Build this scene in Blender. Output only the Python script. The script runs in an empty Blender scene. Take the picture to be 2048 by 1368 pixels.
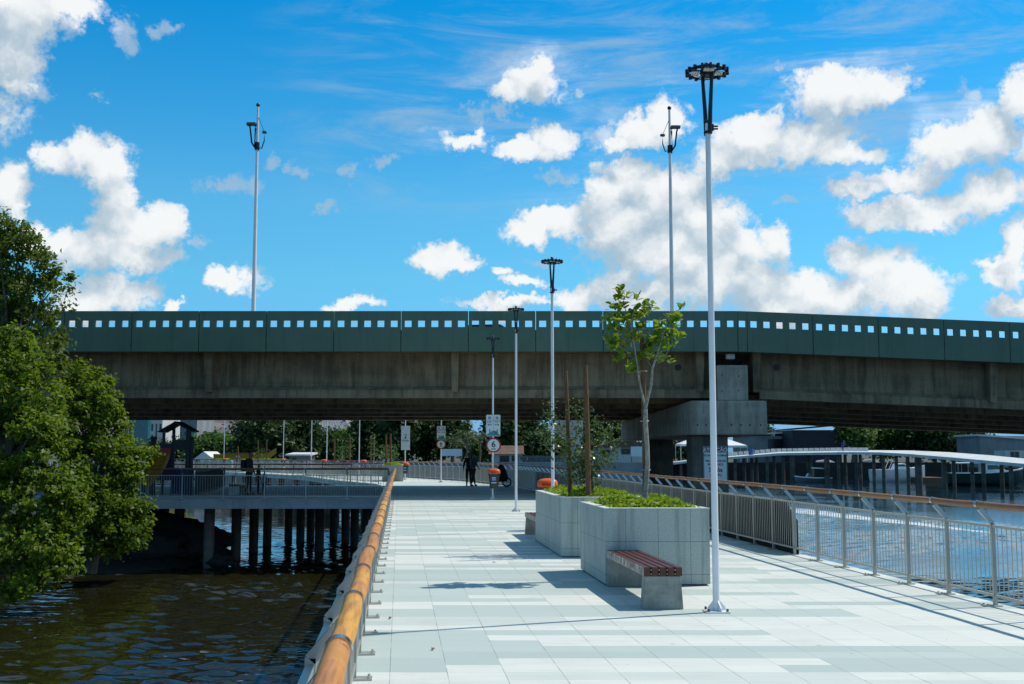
import bpy, math, random
import numpy as np
from mathutils import Vector, Matrix
R = math.radians
random.seed(7); rng = np.random.default_rng(7)
S = bpy.context.scene
COL = S.collection

# ---------------------------------------------------------------- camera
FPX = 2250.0; CAM_H = 1.7; PITCH = math.atan(223.0 / FPX)
cam = bpy.data.objects.new("camera", bpy.data.cameras.new("camera")); COL.objects.link(cam)
cam.location = (0, 0, CAM_H); cam.rotation_euler = (math.pi / 2 + PITCH, 0, 0)
cam.data.sensor_width = 36.0; cam.data.lens = FPX / 2048 * 36.0
cam.data.clip_start = 0.1; cam.data.clip_end = 5000
cam.data.dof.use_dof = True; cam.data.dof.focus_distance = 15.0; cam.data.dof.aperture_fstop = 11.0
S.camera = cam
CT, ST = math.cos(PITCH), math.sin(PITCH)

def ray(px, py):
    u = (px - 1024) / FPX; v = (684 - py) / FPX
    return Vector((u, CT - v * ST, ST + v * CT))
def at(px, py, Y):            # the point seen at that place of the photograph, at depth Y
    d = ray(px, py); return Vector((0, 0, CAM_H)) + d * (Y / d.y)
def G(px, py, z=0.0):         # the point of the level z seen there
    d = ray(px, py); return Vector((0, 0, CAM_H)) + d * ((z - CAM_H) / d.z)

# ---------------------------------------------------------------- sun, sky, exposure
SUN_AZ, SUN_EL = math.atan2(0.92, 0.39), R(55)
sun = bpy.data.objects.new("sun", bpy.data.lights.new("sun", 'SUN')); COL.objects.link(sun)
sun.data.energy = 4.1; sun.data.angle = R(0.53); sun.data.color = (1.0, 0.945, 0.85)
sd = Vector((math.sin(SUN_AZ) * math.cos(SUN_EL), math.cos(SUN_AZ) * math.cos(SUN_EL), math.sin(SUN_EL)))
sun.rotation_euler = sd.to_track_quat('Z', 'Y').to_euler()
S.view_settings.view_transform = 'Standard'; S.view_settings.look = 'None'
S.view_settings.exposure = 0.0; S.view_settings.gamma = 1.0
try: S.view_settings.use_curve_mapping = False
except Exception: pass

S.cycles.max_bounces = 5; S.cycles.diffuse_bounces = 2; S.cycles.glossy_bounces = 3; S.cycles.transmission_bounces = 2
W = bpy.data.worlds.new("World"); S.world = W; W.use_nodes = True

class NT:                      # small node helper
    def __init__(s, tree): s.t = tree
    def n(s, typ, **kw):
        nd = s.t.nodes.new(typ)
        ins = kw.pop('ins', {})
        for k, v in kw.items(): setattr(nd, k, v)
        for k, v in ins.items():
            if hasattr(v, 'is_linked') or isinstance(v, bpy.types.NodeSocket): s.t.links.new(v, nd.inputs[k])
            else: nd.inputs[k].default_value = v
        return nd
    def m(s, op, a, b=None, c=None, clamp=False):
        nd = s.n('ShaderNodeMath', operation=op); nd.use_clamp = clamp
        for i, x in enumerate((a, b, c)):
            if x is None: continue
            if isinstance(x, (int, float)): nd.inputs[i].default_value = x
            else: s.t.links.new(x, nd.inputs[i])
        return nd.outputs[0]
    def vm(s, op, a, b=None, c=None):
        nd = s.n('ShaderNodeVectorMath', operation=op)
        for i, x in enumerate((a, b, c)):
            if x is None: continue
            if isinstance(x, (tuple, list)): nd.inputs[i].default_value = x
            else: s.t.links.new(x, nd.inputs[i])
        return nd.outputs['Value'] if op in ('LENGTH', 'DOT_PRODUCT') else nd.outputs[0]
    def mix(s, f, a, b, blend='MIX'):
        nd = s.n('ShaderNodeMix', data_type='RGBA', blend_type=blend)
        for idx, x in ((0, f), (6, a), (7, b)):
            if isinstance(x, bpy.types.NodeSocket): s.t.links.new(x, nd.inputs[idx])
            elif isinstance(x, (int, float)): nd.inputs[idx].default_value = x
            else: nd.inputs[idx].default_value = (*x[:3], 1)
        return nd.outputs[2]
    def ss(s, x, a, b):        # smoothstep a..b -> 0..1
        nd = s.n('ShaderNodeMapRange', interpolation_type='SMOOTHSTEP')
        s.t.links.new(x, nd.inputs[0]); nd.inputs[1].default_value = a; nd.inputs[2].default_value = b
        return nd.outputs[0]
    def noise(s, vec, scale, detail=4, rough=0.55, dist=0.0):
        nd = s.n('ShaderNodeTexNoise'); nd.inputs['Scale'].default_value = scale
        nd.inputs['Detail'].default_value = detail; nd.inputs['Roughness'].default_value = rough
        nd.inputs['Distortion'].default_value = dist
        if vec is not None: s.t.links.new(vec, nd.inputs['Vector'])
        return nd

CLOUDS = [  # centre and half size of each puff, in the direction it is seen
(30,20,120,60),(20,95,60,60),(130,25,80,30),(20,150,40,20),
(105,310,45,38),(175,300,60,48),(225,330,58,60),(240,400,50,60),(240,460,60,50),(190,505,80,45),(310,470,55,42),(345,455,40,38),(280,520,80,30),(140,480,50,30),
(80,455,40,30),(215,590,85,38),(160,610,60,40),(330,617,25,12),(10,365,42,42),(45,395,22,20),
(455,565,52,20),
(885,510,50,30),(860,525,44,18),(925,525,42,18),
(1060,165,62,42),(1088,130,34,30),(1010,188,40,22),
(918,298,52,20),(1030,300,48,24),(1100,278,45,30),(1060,308,60,20),
(1085,450,78,28),(1130,440,40,28),(1045,570,45,15),(1000,550,18,11),(710,611,42,14),(1020,615,95,13),
(1160,600,60,25),(1240,590,50,40),(1235,545,28,25),
(1220,375,60,48),(1300,405,100,65),(1260,340,48,32),(1400,440,110,55),(1350,370,55,38),(1500,485,65,46),(1560,470,34,40),(1330,500,90,60),(1420,560,140,70),(1190,385,40,36),(1300,595,120,38),
(1250,440,110,80),(1380,520,130,70),(1280,500,70,60),(1480,560,100,60),(1640,600,120,36),(1780,580,80,50),(1600,575,80,32),(1700,595,90,36),(1712,510,38,36),(1755,540,60,48),(1840,590,66,45),(1560,615,120,30),
(1690,190,105,52),(1640,165,60,36),(1770,195,58,40),(1620,275,110,42),(1500,285,100,45),(1430,325,55,30),(1700,315,60,24),(1510,240,60,26),
(1350,235,46,46),(1290,255,60,32),(1240,285,40,16),
(1900,310,100,46),(1990,280,70,56),(1800,365,80,28),(1710,385,60,16),(1850,425,125,34),(1980,400,90,40),(1750,432,60,26),(2040,200,36,50),
(2020,560,50,34),(1990,525,50,14),(2040,500,24,36),(2030,618,60,18),
(2150,300,120,80),(2250,520,150,80),(-120,200,140,70),(-200,450,160,90)]

WISPS = [(455,372,50,24),(512,372,20,20),(595,340,24,18),(640,424,34,15),(705,340,20,26),(770,322,34,14),(400,500,26,16),(500,558,40,20),(205,182,20,13),(330,42,20,16),(250,60,24,30),(1155,170,18,24),(955,248,40,24),(1000,235,50,20),(1200,260,60,40),(1578,386,30,11),(1950,205,44,34),(1740,150,90,20),(1560,130,14,14),(1980,525,60,14),(2030,618,70,20),(1915,575,26,14),(1110,355,40,18),(90,330,20,16),(545,320,20,14),(1090,520,40,12),(40,160,50,20)]
def build_world():
    t = W.node_tree; t.nodes.clear(); N = NT(t)
    def azel(px, py):
        d = ray(px, py).normalized(); return math.atan2(d.x, d.y), math.asin(d.z)
    def field_group(name, blobs, k, sm):
        g = bpy.data.node_groups.new(name, 'ShaderNodeTree')
        g.interface.new_socket("P", in_out='INPUT', socket_type='NodeSocketVector')
        g.interface.new_socket("D", in_out='OUTPUT', socket_type='NodeSocketFloat')
        gi = g.nodes.new('NodeGroupInput'); go = g.nodes.new('NodeGroupOutput'); M = NT(g); cur = None
        for (px, py, rx, ry) in blobs:
            a, e = azel(px, py); a1, _ = azel(px + rx * k, py); _, e1 = azel(px, py - ry * k)
            sx, sy = 1 / max(abs(a1 - a), 1e-4), 1 / max(abs(e1 - e), 1e-4)
            l = M.vm('LENGTH', M.vm('MULTIPLY_ADD', gi.outputs[0], (sx, sy, 0), (-a * sx, -e * sy, 0)))
            cur = l if cur is None else M.m('SMOOTH_MIN', cur, l, sm)
        g.links.new(M.m('SUBTRACT', 1.0, cur), go.inputs[0]); return g
    G1 = field_group('cumulus_field', CLOUDS, 1.18, .30); G2 = field_group('wisp_field', WISPS, 1.35, .3)
    tc = N.n('ShaderNodeTexCoord')
    sep = N.n('ShaderNodeSeparateXYZ', ins={0: tc.outputs['Generated']})
    az = N.m('ARCTAN2', sep.outputs[0], sep.outputs[1]); el = N.m('ARCSINE', sep.outputs[2])
    P0 = N.n('ShaderNodeCombineXYZ', ins={0: az, 1: el}).outputs[0]
    def warp(p, sc, amp, det, rough=.6):
        d = N.vm('SCALE', N.vm('SUBTRACT', N.noise(P0, sc, det, rough).outputs['Color'], (.5, .5, .5))); d.node.inputs['Scale'].default_value = amp
        return N.vm('ADD', p, d)
    P1 = warp(P0, 8, .045, 2); P2 = warp(P1, 26, .030, 3); P3 = warp(warp(P2, 90, .015, 3, .65), 230, .007, 3, .7)
    fine = N.noise(P0, 85, 5, 0.65).outputs[0]; mid = N.noise(P0, 20, 6, 0.62).outputs[0]
    def field(g, p):
        gn = N.n('ShaderNodeGroup', node_tree=g); t.links.new(p, gn.inputs[0]); return gn.outputs[0]
    F = field(G1, P3); F2 = field(G1, N.vm('ADD', P2, (0.008, 0.026, 0)))
    nz = N.m('ADD', N.m('MULTIPLY', N.m('SUBTRACT', fine, .5), 1.15), N.m('MULTIPLY', N.m('SUBTRACT', mid, .5), .85))
    dens = N.ss(N.m('ADD', F, nz), -.10, .42)
    wisp = N.m('MULTIPLY', N.ss(N.m('ADD', field(G2, P3), N.m('MULTIPLY', nz, 1.9)), .10, .85), .62)
    # sunlit tops and grey bases
    lit = N.m('SUBTRACT', F, N.m('MAXIMUM', F2, -.35))
    lit = N.m('ADD', N.m('MULTIPLY', lit, .75), N.m('MULTIPLY', N.m('SUBTRACT', N.noise(P2, 26, 6, 0.6).outputs[0], 0.5), 1.15))
    lit = N.m('ADD', lit, N.m('MULTIPLY', N.m('SUBTRACT', N.noise(P3, 70, 4, 0.6).outputs[0], 0.5), .55))
    def vor(p, sc):
        v_ = N.n('ShaderNodeTexVoronoi', feature='SMOOTH_F1'); v_.inputs['Scale'].default_value = sc; v_.inputs['Smoothness'].default_value = .5; t.links.new(p, v_.inputs['Vector']); return v_.outputs['Distance']
    lit = N.m('ADD', lit, N.m('ADD', N.m('MULTIPLY', N.m('SUBTRACT', .42, vor(P2, 30)), .55), N.m('MULTIPLY', N.m('SUBTRACT', .42, vor(P3, 75)), .35)))
    lit = N.ss(lit, -0.62, 0.62)
    ccol = N.mix(lit, (0.42, 0.55, 0.66), (0.97, 0.985, 0.985))
    dens = N.m('MAXIMUM', N.m('MULTIPLY', dens, .97), wisp)
    # unseen broken cloud added behind and overhead to whiten the fill light
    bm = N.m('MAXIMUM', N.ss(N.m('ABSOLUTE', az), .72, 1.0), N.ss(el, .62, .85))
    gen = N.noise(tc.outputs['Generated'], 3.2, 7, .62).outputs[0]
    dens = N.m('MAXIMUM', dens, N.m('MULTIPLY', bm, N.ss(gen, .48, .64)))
    # thin high cirrus, drawn out sideways
    cp = N.n('ShaderNodeMapping', ins={'Vector': P0}); cp.inputs['Scale'].default_value = (2.2, 13, 1); cp.inputs['Rotation'].default_value = (0, 0, R(9))
    ci = N.noise(cp.outputs[0], 2.2, 8, 0.68, 0.6).outputs[0]
    cimask = N.m('MULTIPLY', N.ss(el, 0.19, 0.27), N.ss(az, -0.26, -0.08))
    cir = N.m('MULTIPLY', N.m('MULTIPLY', N.ss(ci, 0.43, 0.74), cimask), 0.62)
    sky = N.n('ShaderNodeTexSky', sky_type='NISHITA'); sky.sun_disc = False
    sky.sun_elevation = SUN_EL; sky.sun_rotation = SUN_AZ; sky.altitude = 0; sky.air_density = 1.0; sky.dust_density = 0.3; sky.ozone_density = 2.5
    hs = N.n('ShaderNodeHueSaturation'); hs.inputs['Saturation'].default_value = 1.35; hs.inputs['Hue'].default_value = 0.487
    t.links.new(sky.outputs[0], hs.inputs['Color'])
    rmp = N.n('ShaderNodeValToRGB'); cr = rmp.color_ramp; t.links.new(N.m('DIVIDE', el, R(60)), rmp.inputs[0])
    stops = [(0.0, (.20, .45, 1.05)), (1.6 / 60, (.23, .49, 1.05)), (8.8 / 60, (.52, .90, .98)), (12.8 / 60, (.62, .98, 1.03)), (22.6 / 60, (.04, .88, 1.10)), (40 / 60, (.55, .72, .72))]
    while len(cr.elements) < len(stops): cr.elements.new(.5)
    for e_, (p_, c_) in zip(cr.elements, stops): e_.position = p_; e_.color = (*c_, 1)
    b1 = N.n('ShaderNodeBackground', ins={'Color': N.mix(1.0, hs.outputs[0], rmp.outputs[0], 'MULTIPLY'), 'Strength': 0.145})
    b2 = N.n('ShaderNodeBackground', ins={'Color': ccol, 'Strength': 0.97})
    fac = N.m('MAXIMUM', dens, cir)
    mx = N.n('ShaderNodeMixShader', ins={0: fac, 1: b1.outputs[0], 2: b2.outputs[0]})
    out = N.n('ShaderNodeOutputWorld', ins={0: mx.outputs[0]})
build_world()
W.cycles.sampling_method = 'NONE'      # the cloudy sky is found by bounce rays; much faster than sampling its map

# ---------------------------------------------------------------- materials
MAT = {}
def newmat(name):
    m = bpy.data.materials.new(name); m.use_nodes = True; m.node_tree.nodes.clear()
    N = NT(m.node_tree); b = N.n('ShaderNodeBsdfPrincipled'); o = N.n('ShaderNodeOutputMaterial', ins={0: b.outputs[0]})
    MAT[name] = m; return m, N, b, o
def simple(name, c, rough=0.5, metal=0.0, var=0.15, scale=6.0, bump=0.0, bscale=60.0, c2=None, stretch=None, spec=None):
    m, N, b, o = newmat(name)
    tc = N.n('ShaderNodeTexCoord'); v = tc.outputs['Object']
    if stretch: v = N.n('ShaderNodeMapping', ins={'Vector': v, 'Scale': stretch}).outputs[0]
    nz = N.noise(v, scale, 5, 0.6).outputs[0]
    c2 = c2 or tuple(x * (1 - 2.2 * var) for x in c)
    cc = N.mix(N.ss(nz, 0.3, 0.7), c2, c)
    b.inputs['Metallic'].default_value = metal
    N.t.links.new(cc, b.inputs['Base Color'])
    rr = N.m('MULTIPLY_ADD', nz, 0.2, rough - 0.1, True); N.t.links.new(rr, b.inputs['Roughness'])
    if spec is not None: b.inputs['Specular IOR Level'].default_value = spec
    if bump:
        bn = N.n('ShaderNodeBump', ins={'Strength': bump, 'Distance': 0.02, 'Height': N.noise(tc.outputs['Object'], bscale, 4, 0.65).outputs[0]})
        N.t.links.new(bn.outputs[0], b.inputs['Normal'])
    return m

simple('steel', (.50, .475, .41), .42, .5, .06, 3)
simple('polished steel', (.50, .50, .50), .16, 1.0, .05, 3)
simple('dark steel', (.10, .11, .12), .25, .9, .1, 5)
simple('white paint', (.80, .81, .82), .32, 0, .05, 2)
simple('black metal', (.018, .018, .020), .35, .3, .2, 8)
simple('blue cap', (.01, .05, .30), .3)
simple('orange plastic', (.85, .13, .012), .35, 0, .08, 4)
simple('red plastic', (.55, .03, .01), .35)
simple('grey plastic', (.035, .038, .040), .5, 0, .1, 5)
simple('sign white', (.70, .74, .73), .4, 0, .04, 6)
simple('sign red', (.45, .008, .015), .4)
simple('sign dark', (.012, .014, .02), .5)
simple('sign blue', (.015, .05, .28), .4)
simple('sign green', (.01, .16, .09), .4)
simple('sign teal', (.05, .28, .32), .4)
simple('cyan', (.08, .40, .62), .4)
simple('label violet', (.05, .04, .34), .4)
simple('slat', (.125, .028, .016), .38, 0, .25, 5, .25, 40, None, (1, 12, 12))
simple('slat side', (.62, .56, .50), .7, 0, .1, 9, .3, 50, (.20, .13, .10))
simple('bark', (.20, .17, .13), .8, 0, .25, 14, .6, 60)
simple('pale bark', (.42, .38, .31), .8, 0, .25, 25, .5, 80)
simple('stake wood', (.20, .095, .035), .75, 0, .25, 8, .4, 50, None, (6, 6, 1))
simple('soil', (.05, .035, .025), .9)
simple('mud', (.024, .019, .013), .75, 0, .35, 2, .8, 9, None, None)
simple('rock', (.022, .022, .020), .85, 0, .3, 3, 1.0, 7)
simple('grass', (.10, .17, .025), .9, 0, .3, 4, .6, 30)
simple('shore', (.10, .095, .07), .9, 0, .3, .2)
simple('quay', (.06, .058, .052), .85, 0, .3, .5)
def parapet_paint():
    m, N, b, o = newmat('green paint'); tc = N.n('ShaderNodeTexCoord'); v = tc.outputs['Object']; oi = N.n('ShaderNodeObjectInfo')
    c = N.mix(N.ss(N.noise(v, .5, 6, .65).outputs[0], .35, .68), (.088, .150, .098), (.118, .185, .120))
    c = N.mix(N.m('MULTIPLY', oi.outputs['Random'], .55), c, (.115, .160, .118))
    st = N.n('ShaderNodeMapping', ins={'Vector': v, 'Scale': (3.2, 3.2, .25)}).outputs[0]
    c = N.mix(N.m('MULTIPLY', N.ss(N.noise(st, 1.2, 6, .65).outputs[0], .50, .72), .45), c, (.050, .085, .062))
    c = N.mix(N.m('MULTIPLY', N.ss(N.noise(v, 3.5, 7, .75).outputs[0], .60, .72), .4), c, (.16, .19, .15))
    N.t.links.new(c, b.inputs['Base Color']); b.inputs['Roughness'].default_value = .65
parapet_paint()
simple('skin', (.23, .12, .08), .55); simple('hair', (.012, .010, .009), .6)
simple('cloth black', (.016, .016, .020), .85); simple('cloth navy', (.05, .085, .11), .8); simple('cloth blue', (.02, .06, .32), .8)
simple('cloth grey', (.16, .15, .17), .85); simple('cloth pink', (.5, .25, .25), .85)
simple('rubber', (.012, .012, .012), .8)
simple('netting', (.010, .010, .009), .95)
simple('play purple', (.05, .012, .06), .6); simple('play yellow', (.36, .17, .012), .45); simple('play blue', (.008, .02, .10), .45); simple('play red', (.36, .03, .012), .5); simple('play dark', (.02, .024, .028), .6)
simple('roof tile', (.17, .105, .07), .85, 0, .25, 1.2, .6, 5); simple('wall white', (.60, .59, .55), .85, 0, .12, .3)
simple('wall grey', (.27, .28, .29), .85, 0, .15, .3); simple('wall dark', (.022, .020, .034), .7, 0, .2, .2)
simple('glass teal', (.02, .17, .19), .15, 0, .15, .15, spec=.8); simple('window dark', (.015, .018, .02), .2)
simple('tent white', (.78, .79, .80), .7, 0, .04, 1); simple('boat white', (.90, .90, .89), .3, 0, .05, 1)
simple('boat grey', (.18, .19, .20), .5); simple('boat green', (.008, .035, .035), .3); simple('boat cover', (.34, .35, .37), .9, 0, .2, 1.5, .6, 3)
simple('boat glass', (.02, .12, .11), .1); simple('yellow hull', (.45, .27, .02), .5); simple('wood brown', (.16, .09, .05), .8)
simple('car paint', (.012, .014, .02), .25, 0, .05, 1); simple('asphalt', (.05, .05, .052), .9)
simple('barrel blue', (.02, .13, .38), .5)

def concrete(name, c, c2, streak=0.5, rough=.85, holes=False, sc=1.0):
    m, N, b, o = newmat(name)
    tc = N.n('ShaderNodeTexCoord'); v = tc.outputs['Object']
    st = N.n('ShaderNodeMapping', ins={'Vector': v, 'Scale': (2.2 * sc, 2.2 * sc, .22 * sc)}).outputs[0]
    hz = N.n('ShaderNodeMapping', ins={'Vector': v, 'Scale': (.12 * sc, .12 * sc, 1.6 * sc)}).outputs[0]
    a = N.noise(st, 1.6, 6, .65).outputs[0]; d = N.noise(v, .7 * sc, 6, .65).outputs[0]; e = N.noise(hz, 1.2, 3, .5).outputs[0]
    f = N.m('ADD', N.m('ADD', N.m('MULTIPLY', a, streak), N.m('MULTIPLY', d, .8)), N.m('MULTIPLY', e, .4))
    cc = N.mix(N.ss(f, .40 * (streak + 1.2), .62 * (streak + 1.2)), c, c2)
    s2 = N.n('ShaderNodeMapping', ins={'Vector': v, 'Scale': (5 * sc, 5 * sc, .3 * sc)}).outputs[0]
    cc = N.mix(N.m('MULTIPLY', N.ss(N.noise(s2, 1.3, 5, .6, .3).outputs[0], .55, .70), streak * .55), cc, tuple(x * .38 for x in c2))
    cc = N.mix(N.m('MULTIPLY', N.ss(N.noise(s2, .9, 4, .6, .3).outputs[0], .42, .30), streak * .30), cc, tuple(min(1, x * 1.35) for x in c))
    cc = N.mix(N.m('MULTIPLY', N.ss(N.noise(v, 9 * sc, 6, .7).outputs[0], .5, .75), .35), cc, tuple(x * .45 for x in c2))
    N.t.links.new(cc, b.inputs['Base Color']); b.inputs['Roughness'].default_value = rough
    bn = N.n('ShaderNodeBump', ins={'Strength': .35, 'Distance': .02, 'Height': N.noise(v, 22, 6, .7).outputs[0]})
    N.t.links.new(bn.outputs[0], b.inputs['Normal']); return m
concrete('girder concrete', (.34, .245, .145), (.14, .10, .06), .9)
concrete('pier concrete', (.40, .36, .29), (.20, .18, .145), .9)
concrete('bench concrete', (.36, .37, .34), (.20, .21, .19), .3, sc=4)
concrete('deck concrete', (.34, .37, .39), (.22, .25, .27), .3)
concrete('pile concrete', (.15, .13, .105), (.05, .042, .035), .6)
concrete('far deck concrete', (.66, .67, .66), (.52, .53, .52), .3)

def paving():
    m, N, b, o = newmat('paving')
    tc = N.n('ShaderNodeTexCoord'); sp = N.n('ShaderNodeSeparateXYZ', ins={0: tc.outputs['Object']})
    x, y = sp.outputs[0], sp.outputs[1]
    s = N.m('ADD', N.m('MULTIPLY_ADD', y, .0996, x), 0.06)
    TW, TD = .447, .30
    row = N.m('FLOOR', N.m('DIVIDE', y, TD))
    wn = N.n('ShaderNodeTexWhiteNoise', noise_dimensions='1D', ins={'W': row}).outputs[0]
    run = N.m('FLOOR', N.m('DIVIDE', N.m('ADD', s, N.m('MULTIPLY', N.m('FLOOR', N.m('MULTIPLY', wn, 9)), TW)), TW * 6))
    row2 = N.m('FLOOR', N.m('DIVIDE', N.m('ADD', row, N.m('FLOOR', N.m('MULTIPLY', wn, 1.6))), 2.0))
    r1 = N.n('ShaderNodeTexWhiteNoise', noise_dimensions='2D', ins={'Vector': N.n('ShaderNodeCombineXYZ', ins={0: row2, 1: run}).outputs[0]}).outputs[0]
    tile = N.m('FLOOR', N.m('DIVIDE', s, TW))
    r2 = N.n('ShaderNodeTexWhiteNoise', noise_dimensions='2D', ins={'Vector': N.n('ShaderNodeCombineXYZ', ins={0: row, 1: tile}).outputs[0]}).outputs[0]
    c = N.mix(N.ss(r1, .30, .58), (.47, .54, .495), (.70, .71, .645))
    c = N.mix(N.m('MULTIPLY', N.ss(r1, .86, .88), .9), c, (.40, .485, .45))
    c = N.mix(N.m('MULTIPLY', r2, .16), c, (.42, .46, .42))
    stv = N.n('ShaderNodeMapping', ins={'Vector': tc.outputs['Object'], 'Scale': (.9, 9, 1)}).outputs[0]
    c = N.mix(N.m('MULTIPLY', N.ss(N.noise(stv, 1.5, 6, .65).outputs[0], .42, .72), .30), c, (.42, .48, .46))
    c = N.mix(N.m('MULTIPLY', N.ss(N.noise(tc.outputs['Object'], .8, 8, .72).outputs[0], .48, .76), .42), c, (.44, .445, .40))
    sp_ = N.n('ShaderNodeTexVoronoi'); sp_.inputs['Scale'].default_value = 2.3; N.t.links.new(tc.outputs['Object'], sp_.inputs['Vector'])
    c = N.mix(N.m('MULTIPLY', N.m('LESS_THAN', sp_.outputs['Distance'], .045), .55), c, (.22, .20, .17))
    c = N.mix(N.m('MULTIPLY', N.ss(N.noise(tc.outputs['Object'], 7, 4, .6).outputs[0], .70, .74), .35), c, (.30, .27, .22))
    fx = N.m('FRACT', N.m('DIVIDE', s, TW)); fy = N.m('FRACT', N.m('DIVIDE', y, TD))
    jx = N.m('LESS_THAN', fx, .013); jy = N.m('LESS_THAN', fy, .014)
    jn = N.ss(N.noise(tc.outputs['Object'], 2.5, 3, .6).outputs[0], .38, .62)
    j = N.m('MAXIMUM', N.m('MULTIPLY', jx, N.m('MULTIPLY_ADD', jn, .6, .4)), N.m('MULTIPLY', jy, .34))
    c = N.mix(j, c, (.20, .20, .18))
    N.t.links.new(c, b.inputs['Base Color']); b.inputs['Roughness'].default_value = .62
    bn = N.n('ShaderNodeBump', ins={'Strength': .15, 'Distance': .01, 'Height': N.noise(tc.outputs['Object'], 60, 5, .6).outputs[0]})
    N.t.links.new(bn.outputs[0], b.inputs['Normal'])
paving()

def granite():
    m, N, b, o = newmat('granite'); tc = N.n('ShaderNodeTexCoord'); v = tc.outputs['Object']
    sp = N.n('ShaderNodeSeparateXYZ', ins={0: v})
    f1 = N.noise(v, 55, 3, .7).outputs[0]; f2 = N.noise(v, 2.2, 6, .65).outputs[0]
    c = N.mix(N.ss(f1, .38, .62), (.36, .41, .38), (.47, .525, .485))
    st = N.n('ShaderNodeMapping', ins={'Vector': v, 'Scale': (9, 5, .5)}).outputs[0]
    c = N.mix(N.m('MULTIPLY', N.ss(N.noise(st, 1, 5, .6).outputs[0], .48, .68), .55), c, (.20, .23, .215))
    c = N.mix(N.m('MULTIPLY', N.ss(f2, .5, .7), .25), c, (.24, .28, .27))
    def joint(val, period, off, w):
        fr = N.m('FRACT', N.m('DIVIDE', N.m('ADD', val, off), period)); return N.m('LESS_THAN', fr, w / period)
    jz = joint(sp.outputs[2], .42, .28, .007)
    jx = joint(sp.outputs[0], .42, .155, .007)
    jy = N.m('MULTIPLY', joint(sp.outputs[1], .9, .1, .007), 1.0)
    geo = N.n('ShaderNodeNewGeometry'); sn = N.n('ShaderNodeSeparateXYZ', ins={0: geo.outputs['Normal']})
    front = N.m('GREATER_THAN', N.m('ABSOLUTE', sn.outputs[1]), .7); side = N.m('SUBTRACT', 1, front)
    vert = N.m('LESS_THAN', N.m('ABSOLUTE', sn.outputs[2]), .5)
    j = N.m('MULTIPLY', vert, N.m('MAXIMUM', jz, N.m('ADD', N.m('MULTIPLY', jx, front), N.m('MULTIPLY', jy, side))))
    c = N.mix(N.m('MULTIPLY', j, .85), c, (.13, .14, .13))
    N.t.links.new(c, b.inputs['Base Color']); b.inputs['Roughness'].default_value = .55
    bn = N.n('ShaderNodeBump', ins={'Strength': .15, 'Distance': .01, 'Height': f1}); N.t.links.new(bn.outputs[0], b.inputs['Normal'])
granite()
simple('rim stone', (.72, .72, .68), .6, 0, .1, 5)

def bamboo(name, ca, cb):
    m, N, b, o = newmat(name); tc = N.n('ShaderNodeTexCoord'); v = tc.outputs['Object']
    oi = N.n('ShaderNodeObjectInfo')
    off = N.vm('ADD', v, N.n('ShaderNodeCombineXYZ', ins={0: N.m('MULTIPLY', oi.outputs['Random'], 37.0), 1: N.m('MULTIPLY', oi.outputs['Random'], 91.0)}).outputs[0])
    n1 = N.noise(off, 4.5, 5, .6).outputs[0]
    k = N.m('ADD', N.m('MULTIPLY', N.m('SUBTRACT', oi.outputs['Random'], .5), .5), n1)
    c = N.mix(N.ss(k, .28, .72), ca, cb)
    gr = N.n('ShaderNodeMapping', ins={'Vector': off, 'Scale': (22, 1.2, 22)}).outputs[0]
    c = N.mix(N.m('MULTIPLY', N.ss(N.noise(gr, 2.0, 5, .6).outputs[0], .44, .66), .62), c, (.22, .075, .02))
    kn = N.noise(off, 14, 2, .5).outputs[0]
    c = N.mix(N.m('MULTIPLY', N.ss(kn, .69, .74), .8), c, (.10, .035, .012))
    N.t.links.new(c, b.inputs['Base Color']); b.inputs['Roughness'].default_value = .55; b.inputs['Coat Weight'].default_value = .06
    bn = N.n('ShaderNodeBump', ins={'Strength': .25, 'Distance': .01, 'Height': N.noise(off, 9, 4, .6).outputs[0]}); N.t.links.new(bn.outputs[0], b.inputs['Normal'])
bamboo('bamboo', (.50, .20, .04), (.68, .33, .03)); bamboo('shaded bamboo', (.26, .11, .045), (.38, .17, .05))  # second copy of the wood, darkened for the shaded side seen on the right

def leafmat(name, a, bcol, ccol, trans=.35, rough=.52):
    m, N, b, o = newmat(name)
    at_ = N.n('ShaderNodeAttribute', attribute_name='leaf_tone'); tc = N.n('ShaderNodeTexCoord')
    c = N.mix(at_.outputs['Fac'], a, bcol)
    c = N.mix(N.ss(at_.outputs['Fac'], .93, .97), c, ccol)
    N.t.links.new(c, b.inputs['Base Color']); b.inputs['Roughness'].default_value = rough; b.inputs['Specular IOR Level'].default_value = .35
    tr = N.n('ShaderNodeBsdfTranslucent', ins={'Color': N.mix(.5, c, tuple(min(1, x * 2.2) for x in bcol))})
    mx = N.n('ShaderNodeMixShader', ins={0: trans, 1: b.outputs[0], 2: tr.outputs[0]})
    N.t.links.new(mx.outputs[0], o.inputs[0])
leafmat('mangrove leaf', (.028, .076, .006), (.165, .240, .010), (.34, .26, .02), .42)
leafmat('dark leaf', (.040, .080, .008), (.12, .165, .014), (.11, .09, .02))
leafmat('sea grape leaf', (.07, .15, .010), (.19, .27, .015), (.36, .20, .02), .42, .5)
leafmat('small leaf', (.035, .075, .014), (.10, .14, .03), (.20, .12, .03), .25, .25)
leafmat('bedding leaf', (.08, .17, .008), (.26, .36, .012), (.28, .33, .04), .35)
leafmat('far leaf', (.018, .042, .012), (.045, .085, .018), (.09, .10, .03), .25)
leafmat('far bright leaf', (.04, .09, .016), (.10, .17, .025), (.16, .18, .03), .3)
leafmat('palm leaf', (.03, .06, .015), (.07, .11, .03), (.18, .18, .06), .3)

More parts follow.
